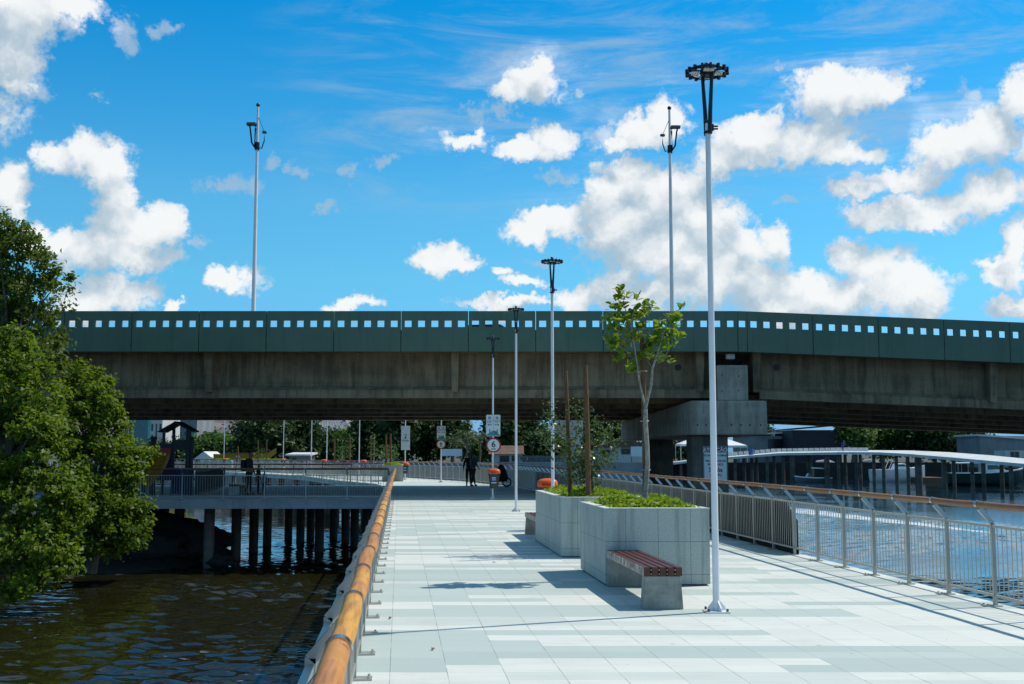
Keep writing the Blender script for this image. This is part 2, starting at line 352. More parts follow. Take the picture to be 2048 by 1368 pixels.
def water():
    m, N, b, o = newmat('river water'); tc = N.n('ShaderNodeTexCoord'); v = tc.outputs['Object']
    sp = N.n('ShaderNodeSeparateXYZ', ins={0: v}); x, y = sp.outputs[0], sp.outputs[1]
    a = N.n('ShaderNodeMapping', ins={'Vector': v, 'Scale': (.9, 2.0, 1), 'Rotation': (0, 0, R(6))}).outputs[0]
    a2 = N.n('ShaderNodeMapping', ins={'Vector': v, 'Scale': (1.6, 3.4, 1), 'Rotation': (0, 0, R(-14))}).outputs[0]
    h = N.m('ADD', N.m('MULTIPLY', N.noise(a, 1.1, 3, .55).outputs[0], 1.0), N.m('MULTIPLY', N.noise(a2, 2.4, 3, .5).outputs[0], .32))
    patch = N.ss(N.noise(v, .09, 3, .5).outputs[0], .35, .62)
    calm = N.ss(x, -14.0, -8.0)           # sheltered water beside the trees is smoother
    amp = N.m('MULTIPLY', N.m('MULTIPLY_ADD', patch, .6, .4), N.m('MULTIPLY_ADD', calm, .75, .25))
    bn = N.n('ShaderNodeBump', ins={'Strength': 1.0, 'Distance': .022, 'Height': N.m('MULTIPLY', h, amp)})
    N.t.links.new(bn.outputs[0], b.inputs['Normal'])
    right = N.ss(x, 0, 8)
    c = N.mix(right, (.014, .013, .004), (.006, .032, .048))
    # foam left by a passing boat
    d = N.m('ABSOLUTE', N.m('ADD', N.m('ADD', N.m('MULTIPLY', N.m('SUBTRACT', x, 22.3), .981), N.m('MULTIPLY', N.m('SUBTRACT', y, 82.0), .191)), N.m('MULTIPLY', N.m('SUBTRACT', N.noise(v, .3, 3, .6).outputs[0], .5), 1.2)))
    wd = N.m('MULTIPLY_ADD', N.m('SUBTRACT', y, 62.0), .075, .35)
    band = N.m('MULTIPLY', N.m('SUBTRACT', 1, N.ss(N.m('DIVIDE', d, wd), .5, 1.1)), N.m('MULTIPLY', N.ss(y, 60, 64), N.m('SUBTRACT', 1, N.ss(y, 84, 96))))
    fo = N.n('ShaderNodeMapping', ins={'Vector': v, 'Scale': (.6, 1.2, 1)}).outputs[0]
    foam = N.m('MULTIPLY', band, N.ss(N.noise(fo, 1.6, 6, .7).outputs[0], .36, .52))
    c = N.mix(foam, c, (.7, .74, .76))
    N.t.links.new(c, b.inputs['Base Color'])
    N.t.links.new(N.m('MULTIPLY_ADD', foam, .5, .03), b.inputs['Roughness']); b.inputs['IOR'].default_value = 1.75
water()
def hillmat():
    m, N, b, o = newmat('hazed hill rock'); tc = N.n('ShaderNodeTexCoord'); v = tc.outputs['Object']
    sp = N.n('ShaderNodeSeparateXYZ', ins={0: v})
    hz = N.n('ShaderNodeMapping', ins={'Vector': v, 'Scale': (.01, .01, .08)}).outputs[0]
    c = N.mix(N.ss(N.noise(hz, 3, 6, .6).outputs[0], .4, .6), (.15, .12, .14), (.27, .22, .20))  # greyish-purple tones carry the distance haze in the rock colour
    f = N.m('ADD', N.m('MULTIPLY', N.noise(v, .03, 5, .6).outputs[0], 24), sp.outputs[2])
    c = N.mix(N.ss(f, 34, 24), c, (.07, .12, .06))
    N.t.links.new(c, b.inputs['Base Color']); b.inputs['Roughness'].default_value = .95
hillmat()

# ---------------------------------------------------------------- mesh building
class MB:
    def __init__(s): s.v = []; s.f = []
    def add(s, vs, fs):
        o = len(s.v); s.v += [tuple(p) for p in vs]; s.f += [tuple(i + o for i in q) for q in fs]; return s
    def hexa(s, p):            # 8 points: bottom ring then top ring
        return s.add(p, [(3, 2, 1, 0), (4, 5, 6, 7), (0, 1, 5, 4), (1, 2, 6, 5), (2, 3, 7, 6), (3, 0, 4, 7)])
    def box(s, c, d, rz=0, taper=1.0):
        x, y, z = d[0] / 2, d[1] / 2, d[2] / 2; co, si = math.cos(rz), math.sin(rz)
        P = []
        for zz, k in ((-z, 1), (z, taper)):
            for a, b in ((-x, -y), (x, -y), (x, y), (-x, y)):
                P.append((c[0] + (a * co - b * si) * k, c[1] + (a * si + b * co) * k, c[2] + zz))
        return s.hexa(P)
    def span(s, a, b):         # axis-aligned box between two corners
        return s.box([(a[i] + b[i]) / 2 for i in range(3)], [abs(b[i] - a[i]) for i in range(3)])
    def beam(s, p0, p1, w, h):
        p0, p1 = Vector(p0), Vector(p1); d = (p1 - p0).normalized()
        u = d.cross(Vector((0, 0, 1)))
        if u.length < 1e-4: u = Vector((1, 0, 0))
        u.normalize(); n = u.cross(d); P = []
        for p in (p0, p1):
            P += [p - u * w / 2 - n * h / 2, p + u * w / 2 - n * h / 2, p + u * w / 2 + n * h / 2, p - u * w / 2 + n * h / 2]
        return s.hexa(P)
    def tube(s, pts, rad, n=8, caps=True):
        pts = [Vector(p) for p in pts]; m = len(pts)
        rad = [rad] * m if isinstance(rad, (int, float)) else rad
        V = []; ref = None
        for i, p in enumerate(pts):
            d = (pts[min(i + 1, m - 1)] - pts[max(i - 1, 0)]).normalized()
            if ref is None:
                ref = Vector((0, 0, 1)) if abs(d.z) < .9 else Vector((1, 0, 0))
            u = d.cross(ref); u.normalize(); w = d.cross(u); ref = w.cross(d) * -1 if False else ref
            for k in range(n):
                a = 2 * math.pi * k / n; V.append(p + (u * math.cos(a) + w * math.sin(a)) * rad[i])
        F = [(i * n + k, i * n + (k + 1) % n, (i + 1) * n + (k + 1) % n, (i + 1) * n + k) for i in range(m - 1) for k in range(n)]
        if caps: F += [tuple(range(n - 1, -1, -1)), tuple(range((m - 1) * n, m * n))]
        return s.add(V, F)
    def cyl(s, p0, p1, r0, r1=None, n=12): return s.tube([p0, p1], [r0, r0 if r1 is None else r1], n)
    def lathe(s, prof, c=(0, 0, 0), n=16, sx=1, sy=1):
        V = [(c[0] + r * math.cos(2 * math.pi * k / n) * sx, c[1] + r * math.sin(2 * math.pi * k / n) * sy, c[2] + z) for r, z in prof for k in range(n)]
        m = len(prof); F = [(i * n + k, i * n + (k + 1) % n, (i + 1) * n + (k + 1) % n, (i + 1) * n + k) for i in range(m - 1) for k in range(n)]
        F += [tuple(range(n - 1, -1, -1)), tuple(range((m - 1) * n, m * n))]
        return s.add(V, F)
    def ball(s, c, r, n=12, m=8):
        r = (r, r, r) if isinstance(r, (int, float)) else r
        pr = [(max(1e-4, math.sin(math.pi * i / m)), -math.cos(math.pi * i / m)) for i in range(m + 1)]
        V = [(c[0] + a * math.cos(2 * math.pi * k / n) * r[0], c[1] + a * math.sin(2 * math.pi * k / n) * r[1], c[2] + z * r[2]) for a, z in pr for k in range(n)]
        F = [(i * n + k, i * n + (k + 1) % n, (i + 1) * n + (k + 1) % n, (i + 1) * n + k) for i in range(m) for k in range(n)]
        return s.add(V, F)
    def torus(s, c, RR, r, n=32, m=8):
        V = [(c[0] + (RR + r * math.cos(2 * math.pi * j / m)) * math.cos(2 * math.pi * i / n), c[1] + (RR + r * math.cos(2 * math.pi * j / m)) * math.sin(2 * math.pi * i / n), c[2] + r * math.sin(2 * math.pi * j / m)) for i in range(n) for j in range(m)]
        F = [(i * m + j, ((i + 1) % n) * m + j, ((i + 1) % n) * m + (j + 1) % m, i * m + (j + 1) % m) for i in range(n) for j in range(m)]
        return s.add(V, F)
    def ext(s, poly, vec):     # planar polygon pushed along a vector
        vec = Vector(vec); P = [Vector(p) for p in poly]; n = len(P)
        nrm = Vector((0, 0, 0))
        for i in range(n): nrm += P[i].cross(P[(i + 1) % n])
        if nrm.dot(vec) < 0: P.reverse()
        return s.add(P + [p + vec for p in P], [tuple(range(n - 1, -1, -1)), tuple(range(n, 2 * n))] + [(i, (i + 1) % n, n + (i + 1) % n, n + i) for i in range(n)])
    def prism(s, poly, z0, z1): return s.ext([(p[0], p[1], z0) for p in poly], (0, 0, z1 - z0))
    def build(s, name, mat, parent=None, smooth=True, bevel=0.0, local=False):
        vs = s.v
        if parent is not None and not local:
            L = LOC.get(parent.name, (0, 0, 0)); vs = [(a - L[0], b - L[1], c - L[2]) for a, b, c in vs]
        me = bpy.data.meshes.new(name); me.from_pydata(vs, [], s.f); me.update()
        me.materials.append(MAT[mat])
        if smooth:
            me.polygons.foreach_set('use_smooth', [True] * len(me.polygons)); me.set_sharp_from_angle(angle=R(38))
        o = bpy.data.objects.new(name, me); COL.objects.link(o)
        if parent is not None: o.parent = parent; LOC[o.name] = LOC.get(parent.name, (0, 0, 0))
        if bevel:
            b = o.modifiers.new('bevel', 'BEVEL'); b.width = bevel; b.segments = 2; b.limit_method = 'ANGLE'
        return o
LOC = {}
def tag(o, label=None, cat=None, group=None, kind=None):
    for k, v in (('label', label), ('category', cat), ('group', group), ('kind', kind)):
        if v: o[k] = v
    return o
def thing(name, label, cat, loc=(0, 0, 0), group=None):
    o = bpy.data.objects.new(name, None); COL.objects.link(o); o.location = loc; o.empty_display_size = .2
    LOC[o.name] = tuple(loc); return tag(o, label, cat, group)
def place(me_obj, parent, loc, rz=0.0):      # copy of a part under a thing, at a world place
    c = me_obj.copy(); COL.objects.link(c); c.parent = parent; L = LOC[parent.name]
    c.location = (loc[0] - L[0], loc[1] - L[1], loc[2] - L[2]); c.rotation_euler = (0, 0, rz); return c
def dup(root, loc, label, group=None, rz=0.0):
    r = root.copy(); COL.objects.link(r); r.location = loc; r['label'] = label; r.rotation_euler = (0, 0, rz); LOC[r.name] = tuple(loc)
    if group: r['group'] = group
    for ch in root.children:
        c = ch.copy(); COL.objects.link(c); c.parent = r
        for g in ch.children:
            d = g.copy(); COL.objects.link(d); d.parent = c
    return r
def text(body, size, mat, parent, loc, name='lettering', bold=0.0):   # raised letters facing the viewer's side (-Y)
    cu = bpy.data.curves.new('tmp', 'FONT'); cu.body = body; cu.size = size; cu.align_x = 'CENTER'; cu.align_y = 'CENTER'; cu.offset = bold; cu.extrude = .0015
    to = bpy.data.objects.new('tmp', cu); COL.objects.link(to)
    me = bpy.data.meshes.new_from_object(to.evaluated_get(bpy.context.evaluated_depsgraph_get())); bpy.data.objects.remove(to)
    L = LOC.get(parent.name, (0, 0, 0))
    for v in me.vertices: v.co = (v.co.x + loc[0] - L[0], loc[1] - L[1] - v.co.z, v.co.y + loc[2] - L[2])
    me.name = name; me.materials.clear(); me.materials.append(MAT[mat])
    o = bpy.data.objects.new(name, me); COL.objects.link(o); o.parent = parent; return o

def leaves(name, mat, parent, C, Nn, size, aspect=.5, rounded=False, tone=None, up=0.0, axis=None):
    n = len(C); L = np.array(LOC.get(parent.name, (0, 0, 0))) if parent is not None else np.zeros(3)
    C = np.asarray(C) - L; Nn = Nn / (np.linalg.norm(Nn, axis=1, keepdims=True) + 1e-9)
    T = np.array(axis, dtype=float) if axis is not None else rng.normal(size=(n, 3)) + np.array([0, 0, up]); T -= (T * Nn).sum(1, keepdims=True) * Nn; T /= np.linalg.norm(T, axis=1, keepdims=True) + 1e-9
    B = np.cross(Nn, T); s = np.asarray(size).reshape(-1, 1) * np.ones((n, 1))
    if rounded: prof = [(0, 0, 0), (.22, .30, .03), (.5, .62, .06), (.8, .52, .05), (1.0, 0, 0), (.8, -.52, .05), (.5, -.62, .06), (.22, -.30, .03)]
    else: prof = [(0, 0, 0), (.45, .5, .10), (1, 0, -.05), (.45, -.5, .10)]
    k = len(prof); V = np.empty((n, k, 3))
    for i, (a, b, c) in enumerate(prof): V[:, i] = C + T * s * (a - .5) + B * s * b * aspect + Nn * s * c
    me = bpy.data.meshes.new(name); me.vertices.add(n * k); me.vertices.foreach_set('co', V.reshape(-1))
    me.loops.add(n * k); me.loops.foreach_set('vertex_index', np.arange(n * k, dtype=np.int32))
    me.polygons.add(n); me.polygons.foreach_set('loop_start', np.arange(0, n * k, k, dtype=np.int32))
    me.update(calc_edges=True)
    at_ = me.attributes.new('leaf_tone', 'FLOAT', 'FACE')
    at_.data.foreach_set('value', (rng.random(n) if tone is None else tone).astype(np.float32))
    me.materials.append(MAT[mat]); o = bpy.data.objects.new(name, me); COL.objects.link(o)
    if parent is not None: o.parent = parent
    return o
def crown_points(lobes, clumps, per, spread, inner=.45):
    vol = np.array([l[1][0] * l[1][1] + l[1][1] * l[1][2] + l[1][0] * l[1][2] for l in lobes]); pr = vol / vol.sum()
    Cs = []; Ns = []; cl = []; tn = []
    for _ in range(clumps):
        i = rng.choice(len(lobes), p=pr); c, r = np.array(lobes[i][0]), np.array(lobes[i][1])
        d = rng.normal(size=3); d /= np.linalg.norm(d); rr = inner + (1.06 - inner) * rng.random() ** .6 + (.34 * rng.random() if rng.random() < .18 else 0)
        p = c + d * r * rr; cl.append(p); m = int(per * (.5 + rng.random()))
        q = p + rng.normal(size=(m, 3)) * spread * np.array([1, 1, .75]) * (.6 + .8 * rng.random())
        nn = d * .5 + np.array([0, 0, .55]) + rng.normal(size=(m, 3)) * .7
        Cs.append(q); Ns.append(nn); tn.append(np.clip(rng.random(m) * .5 + rng.random() * .48, 0, 1))
    return np.concatenate(Cs), np.concatenate(Ns), np.concatenate(tn), cl
def tree(name, label, cat, base, lobes, clumps, per, spread, leaf, mat, trunk_r, group=None, limbs=16, bark='bark', inner=.45, aspect=.5):
    t = thing(name, label, cat, base, group); base = Vector(base)
    C, Nn, tn, cl = crown_points(lobes, clumps, per, spread, inner)
    mb = MB(); cen = Vector(np.mean([l[0] for l in lobes], axis=0)); top = Vector((cen.x, cen.y, max(l[0][2] for l in lobes)))
    fork = base.lerp(cen, .45)
    mb.tube([base - Vector((0, 0, .3)), base.lerp(fork, .5) + Vector((.06, .04, 0)) * trunk_r * 4, fork, fork.lerp(top, .6)], [trunk_r * 1.3, trunk_r, trunk_r * .8, trunk_r * .3], 9)
    for i in rng.choice(len(cl), min(limbs, len(cl)), replace=False):
        e = Vector(cl[i]); s0 = base.lerp(fork, .6 + .4 * random.random()) if random.random() < .6 else fork.lerp(top, .4)
        m1 = s0.lerp(e, .5) + Vector((random.uniform(-.1, .1), random.uniform(-.1, .1), .12)) * (e - s0).length
        mb.tube([s0, m1, e], [trunk_r * .42, trunk_r * .24, trunk_r * .06], 6)
    mb.build('trunk', bark, t)
    leaves('crown', mat, t, C, Nn, leaf * (.7 + .6 * rng.random(len(C))), aspect, tone=tn)
    return t

# ================================================================= SETTING
WZ = -2.6
def water_mesh():
    xs = np.concatenate([[-700, -300, -120, -60, -40], np.arange(-27, 32, .22), [40, 60, 120, 300, 700]])
    ys = np.concatenate([[-60, -20, 0], np.arange(11, 40, .075), np.arange(40, 90, .2), [96, 110, 140, 200, 400, 800, 1500]])
    X, Y = np.meshgrid(xs, ys); Z = np.zeros_like(X); r2 = np.random.default_rng(3)
    for i in range(40):
        lam = .25 * (1.35 / .25) ** (r2.random() ** 1.4); a = r2.normal() * .42 + .12; k = 2 * np.pi / lam
        amp = .0125 * lam * (.6 + .8 * r2.random())
        Z += amp * np.sin(k * (np.sin(a) * X + np.cos(a) * Y) + 6.28 * r2.random() + 1.3 * np.sin(.37 * X + i) * np.sin(.21 * Y + 2 * i))
    patch = .65 + .5 * np.sin(.23 * X + 1.1 * np.sin(.19 * Y)) * np.sin(.31 * Y + .9 * np.sin(.17 * X))
    calm = np.clip((X + 15) / 6, .22, 1) * np.where(X > 2, .5, 1.35); edge = np.clip(np.minimum(np.minimum((X + 27) / 3, (31 - X) / 3), np.minimum((Y - 11) / 3, (90 - Y) / 25)), 0, 1)
    Z = Z * patch * calm * edge + WZ
    ny, nx = X.shape; V = np.stack([X, Y, Z], -1).reshape(-1, 3); idx = np.arange(nx * ny).reshape(ny, nx)
    Q = np.stack([idx[:-1, :-1], idx[:-1, 1:], idx[1:, 1:], idx[1:, :-1]], -1).reshape(-1, 4).astype(np.int32); n = len(Q)
    me = bpy.data.meshes.new('water'); me.vertices.add(len(V)); me.vertices.foreach_set('co', V.reshape(-1)); me.loops.add(n * 4); me.loops.foreach_set('vertex_index', Q.reshape(-1))
    me.polygons.add(n); me.polygons.foreach_set('loop_start', np.arange(0, n * 4, 4, dtype=np.int32)); me.update(calc_edges=True); me.polygons.foreach_set('use_smooth', [True] * n)
    me.materials.append(MAT['river water']); o = bpy.data.objects.new('water', me); COL.objects.link(o); return o
tag(water_mesh(), 'dark rippled river water on both sides of the boardwalk', 'water', kind='structure')

SH = .0996                                                      # the boardwalk runs a little to the left
def lx(y): return -.176 - .0988 * y - .16                       # left post line
def rx(y): return 6.70 - .1002 * y                              # right post line
# right edge: straight, then bending left beyond the bridge
right_pts = [(rx(y), y) for y in (-6, 0, 12, 24, 34)] + [(2.05, 45), (1.05, 51.7), (.25, 58), (-1.2, 62.6), (-3.0, 69.5), (-5.2, 74.5), (-8.0, 81), (-13, 90.5), (-21, 101), (-36, 116), (-62, 138)]
inner_pts = [(-70, 128), (-33, 112), (-26.5, 105), (-19.8, 94), (-15.8, 86), (-11.2, 72), (-7.6, 63.5), (-7.0, 60.6)]
PF0, PF1 = 42.2, 60.6                                           # front and back edge of the platform under the bridge
deck = [(lx(-6) - .12, -6)] + [(p[0] + .16, p[1]) for p in right_pts] + inner_pts + [(lx(PF0) - .12, PF0)]
# the boardwalk ends in two joined slabs
o = MB().prism(deck, -.32, 0).build('walkway', 'paving', smooth=False); tag(o, 'pale stone paved boardwalk between two railings', 'walkway', kind='structure')

t = thing('platform', 'concrete platform on round piles under the road bridge', 'platform', (-12, 50, 0))
MB().prism([(-30, PF0), (lx(PF0) - .125, PF0), (-7.01, PF1 - .02), (-30, PF1 - .02)], -.34, -.004).build('slab', 'deck concrete', t, smooth=False)
pile_px = [(420, 43.2), (474, 46.5), (509, 49.6), (536, 53), (578, 57.5)]
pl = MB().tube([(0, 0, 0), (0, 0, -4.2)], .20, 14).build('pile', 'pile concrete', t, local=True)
spots = [(at(px, 1000, Y).x, Y) for px, Y in pile_px] + [(at(px, 1000, Y).x, Y) for px, Y in ((602, 55), (622, 58), (642, 60), (668, 57), (692, 55), (710, 53), (735, 47), (360, 46), (330, 52), (640, 50), (300, 58))]
for i, (x, y) in enumerate(spots):
    if i == 0: pl.location = (x + 12, y - 50, -.342)
    else: place(pl, t, (x, y, -.342))
# piles of the curving boardwalk beyond
t = thing('boardwalk_piling', 'row of concrete piles holding up the curving boardwalk beyond the bridge', 'piles', (-18, 92, 0))
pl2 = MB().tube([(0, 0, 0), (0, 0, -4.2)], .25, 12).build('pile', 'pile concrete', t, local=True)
first = True
ip = [Vector((p[0], p[1], 0)) for p in inner_pts]
for a, b in zip(ip[:-1], ip[1:]):
    n = max(1, int((b - a).length / 3.2))
    for k in range(n):
        p = a.lerp(b, k / n) + Vector((.5, .9, 0))
        if first: pl2.location = (p.x + 18, p.y - 92, -.325); first = False
        else: place(pl2, t, (p.x, p.y, -.325))

# far shore, hill
shore = [(-600, 150), (-60, 150), (-12, 158), (20, 205), (70, 208), (160, 190), (600, 190), (600, 1500), (-600, 1500)]
o = MB().prism(shore, WZ - .5, -.1).build('shore', 'shore', smooth=False); tag(o, kind='structure')
def grid_mesh(name, mat, x0, x1, y0, y1, nx, ny, fz):
    mb = MB(); V = [(x0 + (x1 - x0) * i / nx, y0 + (y1 - y0) * j / ny) for j in range(ny + 1) for i in range(nx + 1)]
    V = [(x, y, fz(x, y)) for x, y in V]
    return mb.add(V, [(j * (nx + 1) + i, j * (nx + 1) + i + 1, (j + 1) * (nx + 1) + i + 1, (j + 1) * (nx + 1) + i) for j in range(ny) for i in range(nx)]).build(name, mat)
def wob(x, y, s): return math.sin(x * s * 1.3 + 1.7 * math.sin(y * s)) * .5 + math.sin(x * s * 2.9 + y * s * 2.1) * .28 + math.sin(x * s * 6.1 - y * s * 5.3) * .14
def hz(x, y):
    k = max(0, min(1, (y - 860) / 110)); k = k * k * (3 - 2 * k); e = math.exp(-((x + 270) / 150) ** 2)
    return -2 + (58 * e + 10) * k * (1 + .25 * wob(x, y, .018)) + 3 * wob(x, y, .06) * k + (6 if .3 < k < .6 else 0) * 0
o = grid_mesh('hill', 'hazed hill rock', -650, 150, 860, 1080, 90, 30, hz); tag(o, 'bare quarried hill far behind the trees', 'hill', kind='structure')

# mud bank below the left trees
def bz_(x, y):
    d1 = ((x + 15.2) / 2.9) ** 2 + ((y - 47.5) / 3.6) ** 2; d2 = ((x + 16.2) / 4.3) ** 2 + ((y - 40.5) / 9) ** 2
    h = WZ - .5 + 2.3 * math.exp(-d1 * 1.1) + .48 * math.exp(-d2 * .8) + (1.4 if x < -18 else 0) * min(1, (-18 - x) / 3 if x < -18 else 0)
    h += 1.05 * math.exp(-(((x + 19.5) / 3.2) ** 2 + ((y - 64.5) / 3.2) ** 2))
    return h + .13 * wob(x, y, 1.7)
o = grid_mesh('bank', 'mud', -30, -8, 22, 70, 90, 140, bz_); tag(o, 'dark muddy river bank under the leafy trees', 'bank', kind='structure')
gp = []
for _ in range(2600):
    x, y = rng.normal(-19.5, 1.9), rng.normal(64.2, 1.4); gp.append((x, y, bz_(x, y) + .03))
gp = np.array(gp); gp = gp[gp[:, 2] > -2.5]
o = leaves('grass', 'bedding leaf', None, gp, rng.normal(size=(len(gp), 3)) * [1, 1, .3], .16, .25); tag(o, 'bright green grass on the low bank behind the platform', 'grass', kind='stuff')
def rock(c, r, label):
    mb = MB().ball((0, 0, 0), 1, 18, 12)
    mb.v = [(c[0] + x * r[0] * (1 + .3 * wob(x * 3 + c[0], y * 3, 1) + .2 * wob(z * 5, x * 4, 1.3)), c[1] + y * r[1] * (1 + .3 * wob(y * 3, z * 3 + c[1], 1)), c[2] + z * r[2] * (1 + .3 * wob(z * 3, x * 3, 1.1))) for x, y, z in mb.v]
    tag(mb.build('rock', 'rock'), label, 'rock', 'rocks at the foot of the mud bank')
for px, py, Y, r, l in ((434, 1122, 43.4, (.55, .4, .36), 'small black rock in the water at the foot of the nearest platform pile'), (432, 1080, 45.5, (.6, .6, .55), 'black rock sticking out behind the nearest platform pile'), (300, 1092, 44.5, (1.5, 1.0, .8), 'broad black rock on the bank beside the bushes'), (352, 1066, 45.5, (1.5, 1.1, .75), 'large black boulder below the green grass'), (398, 1085, 45, (.9, .8, .75), 'dark boulder just left of the nearest platform pile')):
    p = at(px, py, Y); rock(p, r, l)

# ================================================================= ROAD BRIDGE
BY = 43.5
z_top = at(800, 622, BY).z; z_pb = at(800, 703, BY).z; z_g = at(800, 796, BY + 1.3).z
def dz(x): return -.041 * max(0, x - 8.9)
def slope(mb): mb.v = [(x, y, z + dz(x)) for x, y, z in mb.v]; return mb
br = thing('road_bridge', 'long concrete road bridge with dark green pierced parapet crossing the whole view', 'bridge', (8.5, BY, 0))
PH = z_top - z_pb
joints = [-4.318 + 2.62 * k for k in range(-16, 6)] + [9.15 + 2.55 * k for k in range(0, 15)]
joints = sorted(joints)
hz0, hz1 = at(800, 654, BY).z, at(800, 640.5, BY).z
for a, b in zip(joints[:-1], joints[1:]):
    mb = MB(); a += .014; b -= .014; w = b - a; nh = 5 if w > 1.5 else 1; pit = w / nh; hw = .275
    mb.span((a, BY, z_pb), (b, BY + .16, hz0)); mb.span((a, BY, hz1), (b, BY + .16, z_top))
    xs = [a]
    for k in range(nh): c = a + pit * (k + .5); xs += [c - hw / 2, c + hw / 2]
    xs.append(b)
    for k in range(0, len(xs), 2): mb.span((xs[k], BY, hz0), (xs[k + 1], BY + .16, hz1))
    slope(mb).build('parapet_panel', 'green paint', br, smooth=False)
    if w > 1.5:                                               # back-up plate behind the lower half of each joint
        mb = MB().span((b - .03, BY + .17, z_pb), (b + .06, BY + .2, hz0 - .1)); slope(mb).build('joint_plate', 'black metal', br, smooth=False)
zs = z_pb + .06
def section(y0, y1, x0, x1, poly, name, mat):
    mb = MB().ext([(x0, y, z + dz(x0)) for y, z in poly], (x1 - x0, 0, 0))
    if dz(x1) != dz(x0):
        mb.v = [(x, y, z + (dz(x1) - dz(x0) if abs(x - x1) < 1e-6 else 0)) for x, y, z in mb.v]
    return mb.build(name, mat, br, smooth=False)
FAR = 60.6; drop = .42
for x0, x1 in ((-46, 8.9), (8.903, 46)):
    section(0, 0, x0, x1, [(BY + .165, zs - .001), (BY + .165, zs + .32), (FAR + 1.2, zs + .32), (FAR + 1.2, zs - .001)], 'deck_slab', 'girder concrete')
    section(0, 0, x0, x1, [(FAR + 1.05, zs + .33), (FAR + 1.05, z_top - .1), (FAR + 1.2, z_top - .1), (FAR + 1.2, zs + .33)], 'far_parapet', 'green paint')
g_ends = ((-46, 8.05), (9.85, 46)); gh = at(800, 772, BY + 1.3).z; gl = at(800, 780, BY + 1.3).z
for i in range(6):
    y = BY + 1.45 + i * 3.05; zb = z_g - drop * i / 5
    for x0, x1 in g_ends:
        section(0, 0, x0, x1, [(y, zs - .004), (y, gh), (y - .22, gl), (y - .22, zb), (y + .5, zb), (y + .5, gl), (y + .28, gh), (y + .28, zs - .004)], 'girder', 'girder concrete')
for px in (-75, 417, 910, 1400, 1512, 1985, 2480):
    p = at(px, 745, BY + 1.0); z0 = at(px if px < 1500 else 1500, 784 if 1300 > px or px > 1600 else 783, BY + 1.0).z
    mb = MB().hexa([(p.x - .12, BY + .98, z0), (p.x + .12, BY + .98, z0), (p.x + .16, BY + 1.445, z0 + .05), (p.x - .16, BY + 1.445, z0 + .05),
                    (p.x - .16, BY + .82, zs - .004), (p.x + .16, BY + .82, zs - .004), (p.x + .16, BY + 1.445, zs - .004), (p.x - .16, BY + 1.445, zs - .004)])
    slope(mb).build('stiffener', 'girder concrete', br, smooth=False)
for px in (1356, 1553):
    p = at(px, 735, BY + 1.44); MB().cyl((p.x, BY + 1.40, p.z), (p.x, BY + 1.446, p.z), .13, n=14).build('drain_hole', 'black metal', br)
# pier: cap, pedestal and columns
c0, c1 = at(1381, 801, BY - .1), at(1536, 870, BY - .1); f0, f1 = at(1241, 845, FAR + .6), at(1241, 881.6, FAR + .6); fw = 3.0
cap = [(c0.x, BY - .1, c1.z), (c1.x, BY - .1, c1.z), (f0.x + fw, FAR + .6, f1.z), (f0.x, FAR + .6, f1.z), (c0.x, BY - .1, c0.z), (c1.x, BY - .1, c0.z), (f0.x + fw, FAR + .6, f0.z), (f0.x, FAR + .6, f0.z)]
MB().hexa(cap).build('pier_cap', 'pier concrete', br, smooth=False, bevel=.07)
p0, p1 = at(1434, 730, BY + .1), at(1497, 799, BY + .1)
MB().span((p0.x, BY + .1, c0.z + .003), (p1.x, BY + 1.2, p0.z)).build('pedestal', 'pier concrete', br, smooth=False, bevel=.04)
for q in ((1395, 776), (1412, 776), (1430, 776), (1463, 776), (1482, 776), (1500, 776), (1521, 776)):
    p = at(q[0], q[1] + 74, BY - .1); MB().cyl((p.x, BY - .11, p.z), (p.x, BY - .06, p.z), .035, n=8).build('tie_hole', 'black metal', br)
for q in ((1444, 750), (1477, 752), (1477, 781), (1444, 782)):
    p = at(q[0], q[1], BY + .1); MB().cyl((p.x, BY + .09, p.z), (p.x, BY + .13, p.z), .03, n=8).build('tie_hole', 'black metal', br)
p0, p1 = at(1385, 868, BY + .35), at(1456, 868, BY + .35)
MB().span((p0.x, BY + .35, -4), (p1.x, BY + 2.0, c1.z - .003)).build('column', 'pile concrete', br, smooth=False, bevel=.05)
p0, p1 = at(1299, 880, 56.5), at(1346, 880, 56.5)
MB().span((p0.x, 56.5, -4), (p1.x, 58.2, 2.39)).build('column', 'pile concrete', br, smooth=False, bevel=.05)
p = at(1459, 714, BY + .9)
MB().box((p.x, BY + .75, p.z), (.34, .2, .2)).build('floodlight', 'sign white', br, bevel=.02)
# cars and posts on the road above
road = zs + .34
def car(x, y, label, mat='car paint'):
    t = thing('car', label, 'car', (x, y, road))
    sec = [(-2.05, .35), (-2.1, .75), (-1.3, .92), (-.7, 1.42), (.75, 1.45), (1.5, .98), (2.1, .82), (2.12, .35)]
    MB().ext([(x + a, y - .82, road + b) for a, b in sec], (0, 1.64, 0)).build('body', mat, t, smooth=False, bevel=.08)
    MB().ext([(x + a, y - .832, road + b) for a, b in [(-1.1, .96), (-.62, 1.34), (.68, 1.36), (1.25, 1.0)]], (0, 1.664, 0)).build('window', 'window dark', t, smooth=False)
    for a in (-1.3, 1.3):
        for b in (-.84, .84): MB().cyl((x + a, y + b - .1, road + .32), (x + a, y + b + .1, road + .32), .32, n=18).build('wheel', 'rubber', t)
car(at(968, 648, 51).x, 51, 'dark car half hidden behind the bridge parapet')
car(at(378, 648, 53).x, 53, 'blue car glimpsed through a parapet hole at the left', 'barrel blue')
